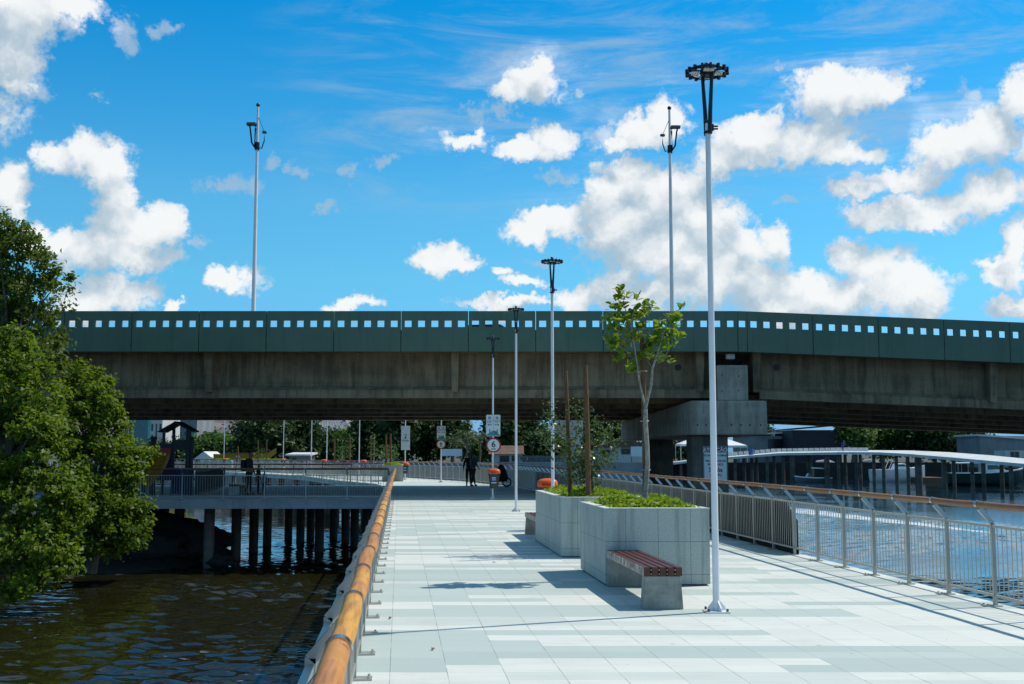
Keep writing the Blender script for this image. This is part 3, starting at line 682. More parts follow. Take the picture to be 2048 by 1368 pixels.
def cam_pole(px0, px1, ytop, side, label):
    Y = 53.0; b = at(px0, 615, Y); tp = at(px1, ytop, Y); x = (b.x + tp.x) / 2; k = lambda py: at(px1, py, Y).z
    t = thing('camera_pole', label, 'pole', (x, Y, road), 'tall camera poles on the bridge')
    zt = k(ytop); MB().tube([(x, Y, road), (x, Y, road + (zt - road) * .5), (x, Y, zt)], [.115, .09, .055], 12).build('pole', 'white paint', t)
    MB().ball((x, Y, zt + .07), .10, 10, 6).build('finial', 'black metal', t)
    zc = k(ytop + 82); MB().cyl((x, Y, zc - .12), (x, Y, zc + .25), .12, n=12).build('clamp', 'black metal', t)
    s = side; h = k(ytop + 38)
    for i, off in enumerate((.08, .34)):
        pts = [(x + s * .05, Y - .1, zc - .08), (x + s * (.05 + off * .55), Y - .12, zc - .02 + .22 * i), (x + s * off * .95, Y - .12, zc + .9), (x + s * off * 1.05, Y - .12, h - .05)]
        MB().tube(pts, .04, 8).build('arm', 'black metal', t)
    MB().box((x + s * .27, Y - .12, h + .03), (.46, .22, .15)).build('camera', 'dark steel', t, bevel=.03)
    MB().tube([(x - s * .04, Y - .1, zc), (x - s * .24, Y - .1, zc - .08), (x - s * .36, Y - .1, zc + .3), (x - s * .36, Y - .1, zc + .65)], .03, 6).build('arm', 'black metal', t)
    MB().box((x - s * .36, Y - .1, zc + .72), (.22, .15, .12), .3).build('camera', 'dark steel', t, bevel=.03)
    MB().tube([(x - s * .34, Y - .1, zc + .78), (x - s * .02, Y - .02, zt - .5)], .012, 5).build('stay_wire', 'black metal', t)
cam_pole(507, 516, 213, -1, 'left tall white camera pole rising behind the bridge parapet')
cam_pole(1343, 1340, 219, 1, 'right tall white camera pole rising behind the bridge parapet beside the tall lamp')

# ================================================================= RAILINGS
def rail_kit(L, s, wood='bamboo', hook=True):
    """one bay of railing; local +Y runs along the rail, s = side of the handrail (+1 = +X)"""
    post = MB().box((0, 0, .46), (.042, .034, .92)).box((s * .045, 0, .007), (.19, .13, .014))
    for a, b in ((.115, .045), (.115, -.045)): post.cyl((s * a, b, .012), (s * a, b, .032), .011, n=6)
    arm = MB().beam((0, 0, .915), (s * .15, 0, 1.085), .034, .05)
    panel = MB().box((0, L / 2, .885), (.032, L - .05, .028)).box((0, L / 2, .115), (.032, L - .05, .028))
    nb = max(4, int(round(L / .098)))
    for k in range(1, nb): panel.cyl((0, L * k / nb, .125), (0, L * k / nb, .875), .0058, n=6)
    clamp = MB().tube([(s * .16, -.026, 1.13), (s * .16, .026, 1.13)], .0425, 14)
    log = []
    for v in range(5):
        m = 9; pts = []; rr = []
        for k in range(m):
            q = k / (m - 1); w = math.sin(math.pi * q)
            pts.append((s * .16 + w * ((v - 2) * .003) + w * random.uniform(-.0015, .0015), q * L, 1.13 + w * (.004 - v * .003))); rr.append(.0365 + random.uniform(-.0006, .0006) + .0015 * w)
        log.append(MB().tube(pts, rr, 16, caps=False))
    return post, panel, clamp, log, arm
def resample(pts, L):
    P = [Vector((p[0], p[1], 0)) for p in pts]; out = [P[0]]; i = 0; cur = P[0].copy()
    while i < len(P) - 1:
        a, b = P[i], P[i + 1]
        if (b - cur).length >= L:
            # first point of segment at distance L from cur
            d = (b - a).normalized(); f = a - cur; bb = f.dot(d); cc = f.dot(f) - L * L; disc = max(0, bb * bb - cc); tt = -bb + math.sqrt(disc)
            cur = a + d * tt; out.append(cur.copy())
        else: i += 1
    return out
def railing(label, pts, L, s, z=0.0, log_mat='bamboo', name='railing'):
    Q = resample(pts, L); t = thing(name, label, 'railing', (Q[0].x, Q[0].y, z))
    post, panel, clamp, log, arm = rail_kit(L, s)
    po = post.build('post', 'steel', t, smooth=False, local=True); pa = panel.build('infill_panel', 'steel', t, local=True); cl = clamp.build('clamp', 'polished steel', t, local=True); ar = arm.build('arm', 'polished steel', t, smooth=False, local=True)
    lo = [l.build('handrail_log', log_mat, t, local=True) for l in log]
    used = set()
    def put(o, p, a):
        if o.name not in used: used.add(o.name); o.location = (p.x - Q[0].x, p.y - Q[0].y, 0); o.rotation_euler = (0, 0, a)
        else: place(o, t, (p.x, p.y, z), a)
    for i in range(len(Q)):
        d = (Q[i + 1] - Q[i]) if i < len(Q) - 1 else (Q[i] - Q[i - 1]); a = math.atan2(-d.x, d.y)
        put(po, Q[i], a); put(cl, Q[i], a); put(ar, Q[i], a)
        if i < len(Q) - 1: put(pa, Q[i], a); put(lo[i % 5 if i < 5 else random.randrange(5)], Q[i], a)
    return t, Q
P1 = G(1996.5, 1211)
rp = [(rx(y), y) for y in (P1.y - 1.075 * 9, P1.y, 24, 34)] + right_pts[5:12]
railing('long steel railing with log handrail along the right edge of the boardwalk', rp, 1.075, -1, log_mat='shaded bamboo')
Pl = G(735, 1357).y
railing('near steel railing with orange log handrail running up the left edge of the boardwalk', [(lx(Pl - 1.08 * 8), Pl - 1.08 * 8), (lx(PF0), PF0 - .05)], 1.08, 1)
simple('red log', (.20, .055, .02), .5)
railing('cross railing along the front of the platform under the bridge', [(-20.5, PF0 + .08), (lx(PF0) - .1, PF0 + .08)][::-1], 1.54, -1, log_mat='red log')
railing('low railing along the back of the platform under the bridge', [(-24, PF1 - .15), (-7.9, PF1 - .15)], 1.54, -1, log_mat='red log')
railing('railing on the water side of the curving boardwalk beyond the bridge', [(p[0] + .12, p[1] + .1) for p in inner_pts[:-1]][::-1], 1.54, 1, log_mat='red log')
railing('far outer railing of the curving boardwalk beyond the bridge', right_pts[11:], 1.54, -1, log_mat='red log')

# dark netting tied outside the right railing under the bridge
mb = MB(); ys = [19.2, 19.75, 22, 26, 30, 34, 40, 45, 51.7]
def rxx(y):
    for a, b in zip(right_pts[:-1], right_pts[1:]):
        if a[1] <= y <= b[1]: return a[0] + (b[0] - a[0]) * (y - a[1]) / (b[1] - a[1])
for a, b in zip(ys[:-1], ys[1:]):
    za, zb_ = (.56 if a < 19.4 else .86), .86
    A, B = rxx(a) + .045, rxx(b) + .045
    mb.add([(A, a, -.02), (B, b, -.02), (B, b, zb_), (A, a, za), (A + .012, a, -.02), (B + .012, b, -.02), (B + .012, b, zb_), (A + .012, a, za)], [(0, 1, 2, 3), (7, 6, 5, 4), (3, 2, 6, 7), (1, 0, 4, 5)])
tag(mb.build('netting', 'netting', smooth=False), 'dark shade netting tied behind the right railing', 'netting')

# ================================================================= STREET LAMPS
def lamp(bx, by, ztop, label, group):
    t = thing('street_lamp', label, 'street lamp', (bx, by, 0), group); H = ztop; ph = H - .62
    MB().tube([(bx, by, .014), (bx, by, ph)], [.038, .031], 16).build('pole', 'white paint', t)
    b = MB().box((bx, by, .008), (.26, .26, .016)); 
    for k in range(4):
        a = k * math.pi / 2 + .35; c, s = math.cos(a), math.sin(a); q = .006
        b.ext([(bx + c * .035 - s * q, by + s * .035 + c * q, .016), (bx + c * .115 - s * q, by + s * .115 + c * q, .016), (bx + c * .105 - s * q, by + s * .105 + c * q, .05), (bx + c * .036 - s * q, by + s * .036 + c * q, .125)], (2 * q * s, -2 * q * c, 0))
    b.build('base_plate', 'white paint', t, smooth=False)
    bl = MB()
    for a, c in ((.1, .1), (-.1, .1), (.1, -.1), (-.1, -.1)): bl.cyl((bx + a, by + c, .016), (bx + a, by + c, .045), .014, n=6)
    bl.build('bolts', 'dark steel', t)
    hz_ = H - .06
    a = MB()
    for zz in (ph - .02, ph - .14): a.torus((bx, by, zz), .036, .016, 14, 6)
    a.box((bx + .075, by - .01, ph - .07), (.07, .03, .012)).box((bx + .075, by - .01, ph - .10), (.07, .03, .012)).box((bx + .05, by - .01, ph - .085), (.02, .05, .07))
    a.build('clamp', 'black metal', t)
    for s in (-1, 1):
        MB().tube([(bx + s * .012, by - .045 * s, ph - .16), (bx + s * .02, by - .05 * s, ph + .1), (bx + s * .035, by - .05 * s, hz_ - .2), (bx + s * .045, by - .05 * s, hz_ - .02)], [.026, .024, .021, .02], 10).build('arm', 'black metal', t)
    r = MB().torus((bx, by, hz_), .215, .020, 40, 8)
    for k in range(16):
        w = 2 * math.pi * k / 16; r.box((bx + .228 * math.cos(w), by + .228 * math.sin(w), hz_), (.035, .026, .06), w)
    for k in range(8):
        w = 2 * math.pi * k / 8 + .2; r.beam((bx + .03 * math.cos(w), by + .03 * math.sin(w), hz_ + .005), (bx + .21 * math.cos(w), by + .21 * math.sin(w), hz_ + .005), .022, .02)
    r.lathe([(.04, -.06), (.075, -.05), (.08, .02), (.05, .05)], (bx, by, hz_), 18)
    hd = r.build('lamp_head', 'black metal', t)
    d = MB()
    for k in range(4):
        w = k * math.pi / 2; cx, cy = bx + .13 * math.cos(w), by + .13 * math.sin(w)
        for j in range(4):
            d.box((cx + (j - 1.5) * .024 * math.cos(w), cy + (j - 1.5) * .024 * math.sin(w), hz_ - .014), (.013, .115, .012), w)
    d.build('diffuser', 'sign white', hd, smooth=False)
    MB().lathe([(.022, 0), (.034, .008), (.034, .05), (.024, .062)], (bx, by, hz_ + .045), 14).build('sensor_cap', 'blue cap', t)
    return t
l1 = G(1433, 1224); H1 = at(1413, 134, l1.y).z
LAMPS = [(l1.x, l1.y)]
def lamp_at(px, ptop):       # lamps of the same height further along
    lo, hi = 10, 200
    for _ in range(60):
        m = (lo + hi) / 2
        if at(px, ptop, m).z < H1: lo = m
        else: hi = m
    return at(px, ptop, lo).x, lo
l2 = lamp_at(1104, 518); l3 = lamp_at(1032, 615); l4 = lamp_at(986, 674)
g_l = 'street lamps along the boardwalk'
L1 = lamp(l1.x, l1.y, H1, 'nearest tall white street lamp, standing beside the slatted bench', g_l)
L2 = dup(L1, (l2[0], l2[1], 0), 'white street lamp behind the far planter with an orange lidded bin on it', g_l)
L3 = dup(L1, (l3[0], l3[1], 0), 'white street lamp standing alone between the planter and the speed sign post', g_l)
L4 = dup(L1, (l4[0], l4[1], 0), 'white street lamp carrying the large round speed sign and a bin', g_l)
for px, Y, lab in ((810, 74, 'white lamp post carrying the tall white city sign'), (882, 67, 'white lamp post carrying the small distant speed sign'), (718, 86, 'distant white lamp post, first one left of the city sign'), (653, 93, 'distant white lamp post, second one left of the city sign'), (622, 97, 'distant white lamp post, third one left of the city sign'), (566, 103, 'distant white lamp post just right of the group under the bridge'), (447, 112, 'leftmost distant white lamp post in front of the quarried hill')):
    dup(L1, (at(px, 940, Y).x, Y, 0), lab, g_l)

# ================================================================= BINS
def bin_(bx, by, z0, label, group='litter bins with orange lids', sc=1.0):
    t = thing('litter_bin', label, 'litter bin', (bx, by, z0), group)
    bd = MB(); N = 20; V = []
    for z, w, d in ((0, .135, .11), (.04, .155, .13), (.52, .205, .165), (.54, .205, .165)):
        for k in range(N):
            a = 2 * math.pi * k / N; c, s = math.cos(a), math.sin(a); e = .55
            V.append((bx + w * math.copysign(abs(c) ** e, c), by + d * math.copysign(abs(s) ** e, s), z0 + z))
    F = [(i * N + k, i * N + (k + 1) % N, (i + 1) * N + (k + 1) % N, (i + 1) * N + k) for i in range(3) for k in range(N)] + [tuple(range(N - 1, -1, -1)), tuple(range(3 * N, 4 * N))]
    bd.add(V, F).build('body', 'grey plastic', t)
    V = []
    for z, w in ((.535, 1.0), (.60, 1.04), (.66, .98), (.70, .80), (.722, .45), (.73, .05)):
        for k in range(N):
            a = 2 * math.pi * k / N; c, s = math.cos(a), math.sin(a); e = .6
            V.append((bx + .225 * w * math.copysign(abs(c) ** e, c), by + .19 * w * math.copysign(abs(s) ** e, s), z0 + z))
    F = [(i * N + k, i * N + (k + 1) % N, (i + 1) * N + (k + 1) % N, (i + 1) * N + k) for i in range(5) for k in range(N)] + [tuple(range(N - 1, -1, -1)), tuple(range(5 * N, 6 * N))]
    ld = MB().add(V, F).build('lid', 'orange plastic', t)
    MB().box((bx - .03, by - .192, z0 + .60), (.20, .02, .07)).build('opening', 'red plastic', ld, bevel=.008)
    yb = by - .178
    lb = MB().hexa([(bx - .085, yb + .028, z0 + .23), (bx + .085, yb + .028, z0 + .23), (bx + .085, yb + .04, z0 + .23), (bx - .085, yb + .04, z0 + .23), (bx - .085, yb, z0 + .42), (bx + .085, yb, z0 + .42), (bx + .085, yb + .03, z0 + .42), (bx - .085, yb + .03, z0 + .42)]).build('label', 'label violet', t, smooth=False)
    MB().box((bx, yb + .0, z0 + .395), (.13, .012, .025)).box((bx + .035, yb + .004, z0 + .345), (.06, .012, .012)).box((bx + .035, yb + .006, z0 + .315), (.06, .012, .012)).box((bx, yb + .016, z0 + .21), (.19, .012, .028)).build('print', 'sign white', lb, smooth=False)
    MB().box((bx - .035, yb + .006, z0 + .33), (.065, .012, .075)).build('print', 'cyan', lb, smooth=False)
    MB().box((bx, by + .19, z0 + .35), (.05, .10, .5)).build('bracket', 'red plastic', t)
    return t
B1 = bin_(l4[0] + .05, l4[1] - .25, .42, 'dark bin with orange lid hung on the post of the large speed sign')
p = at(1095, 962, l2[1] + .35)
dup(B1, (p.x, l2[1] + .36, .42), 'dark bin with bright orange lid behind the far planter', None, 0)
dup(B1, (at(811, 935, 73.8).x, 73.72, .40), 'dark bin with orange lid below the white city sign')
for px, Y, lab in ((728, 86, 'small orange lidded bin by the lamp post left of the city sign'), (649, 93, 'small orange lidded bin between the far saplings and the lamp post'), (567, 103, 'small orange lidded bin right of the group under the bridge'), (452, 112, 'small orange lidded bin at the leftmost distant lamp post')):
    dup(B1, (at(px, 930, Y).x, Y - .25, .5), lab)

# ================================================================= SIGNS
def way_sign(cx, y, zc, w, h, label):
    t = thing('direction_sign', label, 'sign', (cx, y, zc), 'two-way path signs')
    def plate(ww, hh, yy, th, m, nm, par):
        r = .035; poly = []
        for qx, qz, a0 in ((ww / 2 - r, -hh / 2 + r, -90), (ww / 2 - r, hh / 2 - r, 0), (-ww / 2 + r, hh / 2 - r, 90), (-ww / 2 + r, -hh / 2 + r, 180)):
            for k in range(4): poly.append((cx + qx + r * math.cos(R(a0 + 30 * k)), yy, zc + qz + r * math.sin(R(a0 + 30 * k))))
        return MB().ext(poly, (0, th, 0)).build(nm, m, par, smooth=False)
    plate(w, h, y, .01, 'sign green', 'border', t); f = plate(w * .955, h * .97, y - .004, .0035, 'sign white', 'panel', t)
    yy = y - .0075
    for s, m, wd in ((-1, 'sign blue', ('CICLISTA', 'MANTENHA A', 'ESQUERDA')), (1, 'sign green', ('PEDESTRE', 'MANTENHA A', 'DIREITA'))):
        x = cx + s * w * .25
        MB().tube([(x, yy + .003, zc + h * .35), (x, yy, zc + h * .35)], w * .092, 18).build('pictogram', m, f)
        MB().box((x, yy - .002, zc + h * .35), (.018, .003, .07)).ball((x, yy - .002, zc + h * .385), (.012, .003, .012), 8, 6).build('pictogram', 'sign white', f, smooth=False)
        text(wd[0], .05, m, f, (x, yy, zc + h * .235)); text(wd[1], .034, m, f, (x, yy, zc + h * .175)); text(wd[2], .036, m, f, (x, yy, zc + h * .13))
        a = w * .15; zz = zc + h * .03; mm = 'sign blue' if s < 0 else 'sign dark'
        MB().ext([(x + s * a, yy, zz), (x + s * a * .45, yy, zz + .036), (x + s * a * .45, yy, zz + .013), (x - s * a, yy, zz + .013), (x - s * a, yy, zz - .013), (x + s * a * .45, yy, zz - .013), (x + s * a * .45, yy, zz - .036)], (0, .003, 0)).build('arrow', mm, f, smooth=False)
    MB().box((cx + w * .01, yy + .001, zc + h * .13), (.008, .003, h * .58)).build('divider', 'sign dark', f, smooth=False)
    b = -h * .465
    MB().ext([(cx - w * .46, yy, zc + b), (cx + w * .46, yy, zc + b), (cx + w * .46, yy, zc + b + .03), (cx + w * .05, yy, zc + b + h * .245), (cx - w * .02, yy, zc + b + h * .245), (cx - w * .46, yy, zc + b + .03)], (0, .003, 0)).build('path_drawing', 'sign teal', f, smooth=False)
    fg = MB()
    for x, hh in ((-w * .23, .16), (w * .27, .15), (w * .19, .09)):
        fg.box((cx + x, yy - .002, zc + b + h * .11 + hh * .4), (.028, .003, hh * .85)).ball((cx + x, yy - .002, zc + b + h * .11 + hh * .92), (.016, .003, .018), 8, 6)
    fg.build('figure_drawing', 'sign dark', f, smooth=False); return t
def speed_sign(cx, y, zc, r, label):
    t = thing('speed_sign', label, 'sign', (cx, y, zc), 'round speed limit signs')
    MB().tube([(cx, y + .01, zc), (cx, y, zc)], r, 40).build('rim', 'sign red', t)
    f = MB().tube([(cx, y - .0005, zc), (cx, y - .004, zc)], r * .80, 40).build('face', 'sign white', t)
    text('6', r * 1.12, 'sign dark', f, (cx, y - .0065, zc + r * .09), bold=.006); text('km/h', r * .30, 'sign dark', f, (cx, y - .0065, zc - r * .50), bold=.002)
Y4 = l4[1] - .045; k = lambda px, py: at(px, py, Y4)
c = k(986.5, 851); way_sign(c.x, Y4, c.z, k(1001.5, 851).x - k(972, 851).x, k(986, 829).z - k(986, 873).z, 'large white two-way path sign with arrows above the nearer speed sign')
c = k(987, 890.3); speed_sign(c.x, Y4, c.z, (k(1001.8, 890).x - k(972, 890).x) / 2, 'larger red ringed round speed sign reading 6 on the nearer post')
Y5 = 67 - .045; k = lambda px, py: at(px, py, Y5)
c = k(882.5, 865.5); way_sign(c.x, Y5, c.z, k(891.5, 851).x - k(873.5, 851).x, k(986, 852).z - k(986, 879.5).z, 'small distant white path sign with arrows on the farther post')
c = k(882, 888.5); speed_sign(c.x, Y5, c.z, (k(891.8, 890).x - k(873, 890).x) / 2, 'smaller red ringed round speed sign reading 6 on the farther post')
Y6 = 74 - .05; k = lambda px, py: at(px, py, Y6); a, b = k(802, 900), k(820, 852)
cs = thing('city_sign', 'tall plain white sign with small red and blue emblem on a lamp post', 'sign', ((a.x + b.x) / 2, Y6, a.z))
f = MB().span((a.x, Y6, a.z), (b.x, Y6 + .02, b.z)).build('panel', 'sign white', cs, bevel=.01)
cx = (a.x + b.x) / 2; zc = k(811, 873).z
MB().tube([(cx + .10 * math.cos(R(q)) - .01, Y6 - .006, zc + .03 + .09 * math.sin(R(q))) for q in (150, 110, 70, 30, 0)], .022, 6).build('emblem', 'sign red', f)
MB().ext([(cx - .07, Y6 - .004, zc - .12), (cx + .05, Y6 - .004, zc - .12), (cx + .06, Y6 - .004, zc), (cx - .04, Y6 - .004, zc + .02)], (0, .003, 0)).build('emblem', 'sign blue', f, smooth=False)
text('PREFEITURA DE', .055, 'sign dark', f, (cx, Y6 - .002, k(811, 878.2).z)); text('VITÓRIA', .12, 'sign dark', f, (cx, Y6 - .002, k(811, 881.8).z), bold=.003)
YW = BY + .30; k = lambda px, py: at(px, py, YW); a, b = k(1406.5, 964), k(1454.5, 892)
ws = thing('warning_sign', 'large white warning sign with red heading fixed to the bridge column', 'sign', ((a.x + b.x) / 2, YW, a.z))
fr = MB().span((a.x, YW, a.z), (b.x, YW + .03, b.z)).build('frame', 'wall grey', ws, smooth=False)
f = MB().span((a.x + .05, YW - .004, a.z + .05), (b.x - .04, YW - .001, b.z - .05)).build('panel', 'sign white', ws, smooth=False)
a2, b2 = k(1409, 904.8), k(1452, 894.2)
MB().span((a2.x, YW - .008, a2.z), (b2.x, YW - .005, b2.z)).build('heading_band', 'sign red', f, smooth=False)
cx = (a2.x + b2.x) / 2; q = lambda py: k(1430, py).z
text('ATENÇÃO', .20, 'sign white', f, (cx, YW - .010, q(899.8)), bold=.006)
for s_, z_, m_, py, bo in (('ESTAMOS EM OBRAS', .098, 'sign dark', 911, .003), ('VELOCIDADE DE', .105, 'sign dark', 922, .003), ('SEGURANÇA', .105, 'sign dark', 929, .003), ('5 nós', .24, 'sign red', 940, .008), ('(9 km/h)', .13, 'sign red', 950, .003), ('PREFEITURA DE VITÓRIA', .06, 'sign dark', 961, .001)):
    text(s_, z_, m_, f, (cx, YW - .0065, q(py)), bold=bo)

# ================================================================= PLANTERS AND BENCHES
def planter(fl, w, depth, h, label, name='planter'):
    """front left corner on the paving, width, depth along the walk"""
    x, y = fl; t = thing(name, label, 'planter', (x, y, 0)); v = lambda a, b: (x + a - SH * b, y + b)
    th = .13; out = [v(0, 0), v(w, 0), v(w, depth), v(0, depth)]; inn = [v(th, th), v(w - th, th), v(w - th, depth - th), v(th, depth - th)]
    mb = MB(); z0, z1 = .02, h - .014
    for i in range(4):
        j = (i + 1) % 4
        mb.add([(*out[i], z0), (*out[j], z0), (*out[j], z1), (*out[i], z1), (*inn[i], z1), (*inn[j], z1), (*inn[i], z1 - .3), (*inn[j], z1 - .3)], [(0, 1, 2, 3), (3, 2, 5, 4), (4, 5, 7, 6)])
    mb.build('walls', 'granite', t, smooth=False)
    rim = MB(); e = .006; o2 = [v(-e, -e), v(w + e, -e), v(w + e, depth + e), v(-e, depth + e)]
    for i in range(4):
        j = (i + 1) % 4
        rim.add([(*o2[i], z1 + .002), (*o2[j], z1 + .002), (*o2[j], h), (*o2[i], h), (*inn[i], h), (*inn[j], h), (*inn[j], z1 + .002), (*inn[i], z1 + .002)], [(0, 1, 2, 3), (3, 2, 5, 4), (4, 5, 6, 7), (1, 0, 7, 6)])
    rim.build('rim', 'rim stone', t, smooth=False)
    MB().prism(inn, h - .3, h - .09).build('soil', 'soil', t, smooth=False)
    MB().prism([v(.03, .03), v(w - .03, .03), v(w - .03, depth - .03), v(.03, depth - .03)], .001, .019).build('plinth', 'black metal', t, smooth=False)
    return t, v, th
def bedding(v, w, d, th, h, n, leaf, lift, label):
    P = []; 
    for _ in range(n):
        a, b = rng.uniform(th * .8, w - th * .8), rng.uniform(th * .8, d - th * .8); q = v(a, b)
        edge = min(a - th * .8, w - th * .8 - a, b - th * .8, d - th * .8 - b); k = min(1, edge / .18)
        mound = .55 + .45 * wob(q[0] * 2.2, q[1] * 2.2, 2.3)
        P.append((q[0] + rng.normal() * .02, q[1] + rng.normal() * .02, h - .05 + rng.random() ** .7 * lift * (.35 + .65 * k) * (.6 + .6 * mound)))
    P = np.array(P); o = leaves('ground_cover', 'bedding leaf', None, P, rng.normal(size=(n, 3)) * .6 + [0, 0, .8], leaf * (.6 + .8 * rng.random(n)), .42)
    tag(o, label, 'ground cover', kind='stuff')
fl1, fr1 = G(1211, 1171.5), G(1421, 1171.5); w1 = fr1.x - fl1.x; d1 = 2.0; h1 = at(1211, 1016, fl1.y).z
pt1, v1, th = planter((fl1.x, fl1.y), w1, d1, h1, 'nearest square granite planter behind the slatted bench')
bedding(v1, w1, d1, th, h1, 2400, .075, .16, 'bright yellow-green plants filling the nearest planter')
fl2 = G(1123, 1115); d2 = 3.5; w2 = 1.38; h2 = at(1125, 994, fl2.y).z
pt2, v2, th = planter((fl2.x, fl2.y), w2, d2, h2, 'long granite planter behind the nearest one with two wooden stakes')
bedding(v2, w2, d2, th, h2, 3800, .075, .15, 'green plants filling the long planter around two stakes')

def bench(x, y, L, w, h, label, toward, group='slatted benches against planters'):
    """x,y = left end at the planter; runs along the walk (toward = -1 to the viewer)"""
    t = thing('bench', label, 'bench', (x, y, 0), group); v = lambda a, b: (x + a - SH * b * toward, y + b * toward)
    sw = (w - 4 * .020) / 5; ht = .095
    for k in range(5):
        a = k * (sw + .020); P = [v(a, .01), v(a + sw, .01), v(a + sw, L), v(a, L)]
        MB().prism(P, h - ht, h).build('slat', 'slat', t, smooth=False, bevel=.004)
    sp = [v(-.004, .012), v(-.001, .012), v(-.001, L - .002), v(-.004, L - .002)]
    MB().prism(sp, h - ht + .002, h - .004).build('weathered_side', 'slat side', t, smooth=False)
    for b0, b1 in ((.02, .14), (L - .16, L - .005)):
        q = [v(-.012, b0), v(w + .012, b0), v(w + .012, b1), v(-.012, b1)]; q2 = [v(.012, b0 + .0), v(w - .012, b0 + .0), v(w - .012, b1 - .008), v(.012, b1 - .008)]
        MB().hexa([(*p, .001) for p in (q if toward > 0 else [q[3], q[2], q[1], q[0]])] + [(*p, h - ht - .002) for p in (q2 if toward > 0 else [q2[3], q2[2], q2[1], q2[0]])]).build('leg', 'bench concrete', t, smooth=False, bevel=.008)
    bo = MB()
    for k in range(1, 5):
        for zz in (h - .03, h - .072):
            p = v(k * (sw + .020) - .010, L + .001); bo.ball((p[0], p[1], zz), .008, 8, 6)
    bo.build('bolts', 'steel', t)
    return t
be = G(1284, 1219); hb = at(1288, 1134.5, be.y).z
bench(fl1.x + .02, fl1.y - .006, fl1.y - be.y, .42, hb, 'nearest bench with dark red slats and a concrete end leg, butted against the front planter', -1)
q2 = v2(.01, d2 + .006)
bench(q2[0], q2[1], 1.95, .42, hb, 'bench with white weathered side showing behind the left of the long planter', 1)
p = at(457, 990, 46.3)
bench(p.x - .2, 48.3, 1.9, .42, hb, 'bench under the bridge on the platform beside the playground fence', -1)

# stakes and young trees
def stake(p0, p1, r, label):
    t = MB().tube([p0, Vector(p0).lerp(Vector(p1), .5) + Vector((.008, 0, 0)), p1], [r * 1.1, r, r * .92], 12).build('wooden_stake', 'stake wood'); tag(t, label, 'stake', 'wooden tree stakes'); return t
Yt = 15.7
stake(at(1291, 1005, Yt + .1), at(1284, 676, Yt + .1), .036, 'tall brown stake tied to the young round leaved tree')
stake(at(1140, 985, 19.6), at(1131, 742, 19.6), .037, 'brown stake at the left in the long planter')
stake(at(1177, 990, 19.0), at(1170.5, 730, 19.0), .042, 'thicker brown stake at the right in the long planter')
yt = thing('young_tree', 'young tree with large round yellow-green leaves growing in the nearest planter', 'tree', at(1291, 1006, Yt))
A = lambda px, py, dy=0: at(px, py, Yt + dy)
tr = MB(); tw = []
fork = A(1291, 818)
tr.tube([A(1289, 1006), A(1293, 960), A(1295, 930), A(1294, 890), A(1291, 850), fork], [.036, .035, .034, .033, .034, .03], 10)
def limb(pts, r0, r1):
    n = len(pts); tr.tube(pts, [r0 + (r1 - r0) * i / (n - 1) for i in range(n)], 8); return pts[-1]
limb([fork, A(1283, 780, .05), A(1274, 740, .1), A(1270, 718, .12)], .018, .010)
limb([A(1270, 718, .12), A(1262, 690, .15), A(1258, 660, .15), A(1252, 625, .1), A(1245, 590, .1)], .011, .004)
limb([A(1270, 718, .12), A(1250, 700, -.1), A(1235, 690, -.15)], .008, .003)
limb([A(1280, 768), A(1270, 700, -.1), A(1262, 650, -.15), A(1268, 615, -.15)], .011, .004)
limb([A(1258, 660, .15), A(1240, 640, .3), A(1225, 625, .35)], .007, .003)
limb([fork, A(1302, 770), A(1305, 738, -.05), A(1315, 705, -.1), A(1322, 683, -.1)], .020, .011)
limb([A(1322, 683, -.1), A(1332, 650, -.1), A(1345, 625, -.05)], .010, .004)
limb([A(1315, 712, -.1), A(1330, 712, -.2), A(1342, 695, -.25)], .008, .003)
limb([A(1305, 738), A(1295, 720, .1), A(1300, 690, .2), A(1298, 640, .25)], .008, .003)
tr.build('trunk', 'pale bark', yt)
tk = MB()
for px, py in ((1286, 742), (1290, 842), (1293, 940)): 
    q = A(px, py); tk.torus((q.x, q.y + .04, q.z), .062, .005, 16, 5)
tk.build('tie_wire', 'steel', yt)
C = []; Nn = []
tips = [(1240, 578, 9, 14), (1248, 600, 14, 22), (1235, 640, 16, 26), (1222, 632, 10, 18), (1252, 630, 18, 26), (1275, 622, 14, 24), (1262, 655, 16, 26), (1240, 672, 14, 24), (1222, 680, 7, 16), (1240, 700, 5, 20), (1266, 726, 11, 12), (1264, 738, 5, 8), (1290, 640, 12, 20), (1290, 670, 12, 22), (1305, 690, 10, 20), (1315, 660, 12, 20), (1335, 640, 18, 24), (1348, 628, 12, 14), (1330, 672, 12, 22), (1343, 690, 8, 14), (1336, 715, 5, 10), (1352, 660, 8, 14), (1300, 705, 5, 12), (1322, 700, 6, 12), (1224, 650, 6, 14), (1230, 712, 3, 8), (1286, 612, 8, 14)]
AX = []
for px, py, n, sp in tips:
    for _ in range(max(1, round(n / 2.7))):
        q = A(px + rng.normal() * sp * .55, py + rng.normal() * sp * .6, rng.normal() * .14); tilt = rng.normal(size=3) * .25
        for j in range(7):
            w_ = 2 * math.pi * (j * .382) + rng.random(); up_ = rng.uniform(.1, 1.5); d = np.array([math.cos(w_), math.sin(w_), up_]) + tilt; d /= np.linalg.norm(d)
            C.append(np.array(q) + d * .058 - np.array([0, 0, .012 * j])); AX.append(d); nn_ = np.array([0, 0, 1.0]) - d * d[2] + rng.normal(size=3) * .25; Nn.append(nn_)
leaves('crown', 'sea grape leaf', yt, np.array(C), np.array(Nn), .105 * (.7 + .5 * rng.random(len(C))), .56, True, axis=AX, tone=np.clip(rng.random(len(C)) * .98, 0, 1))

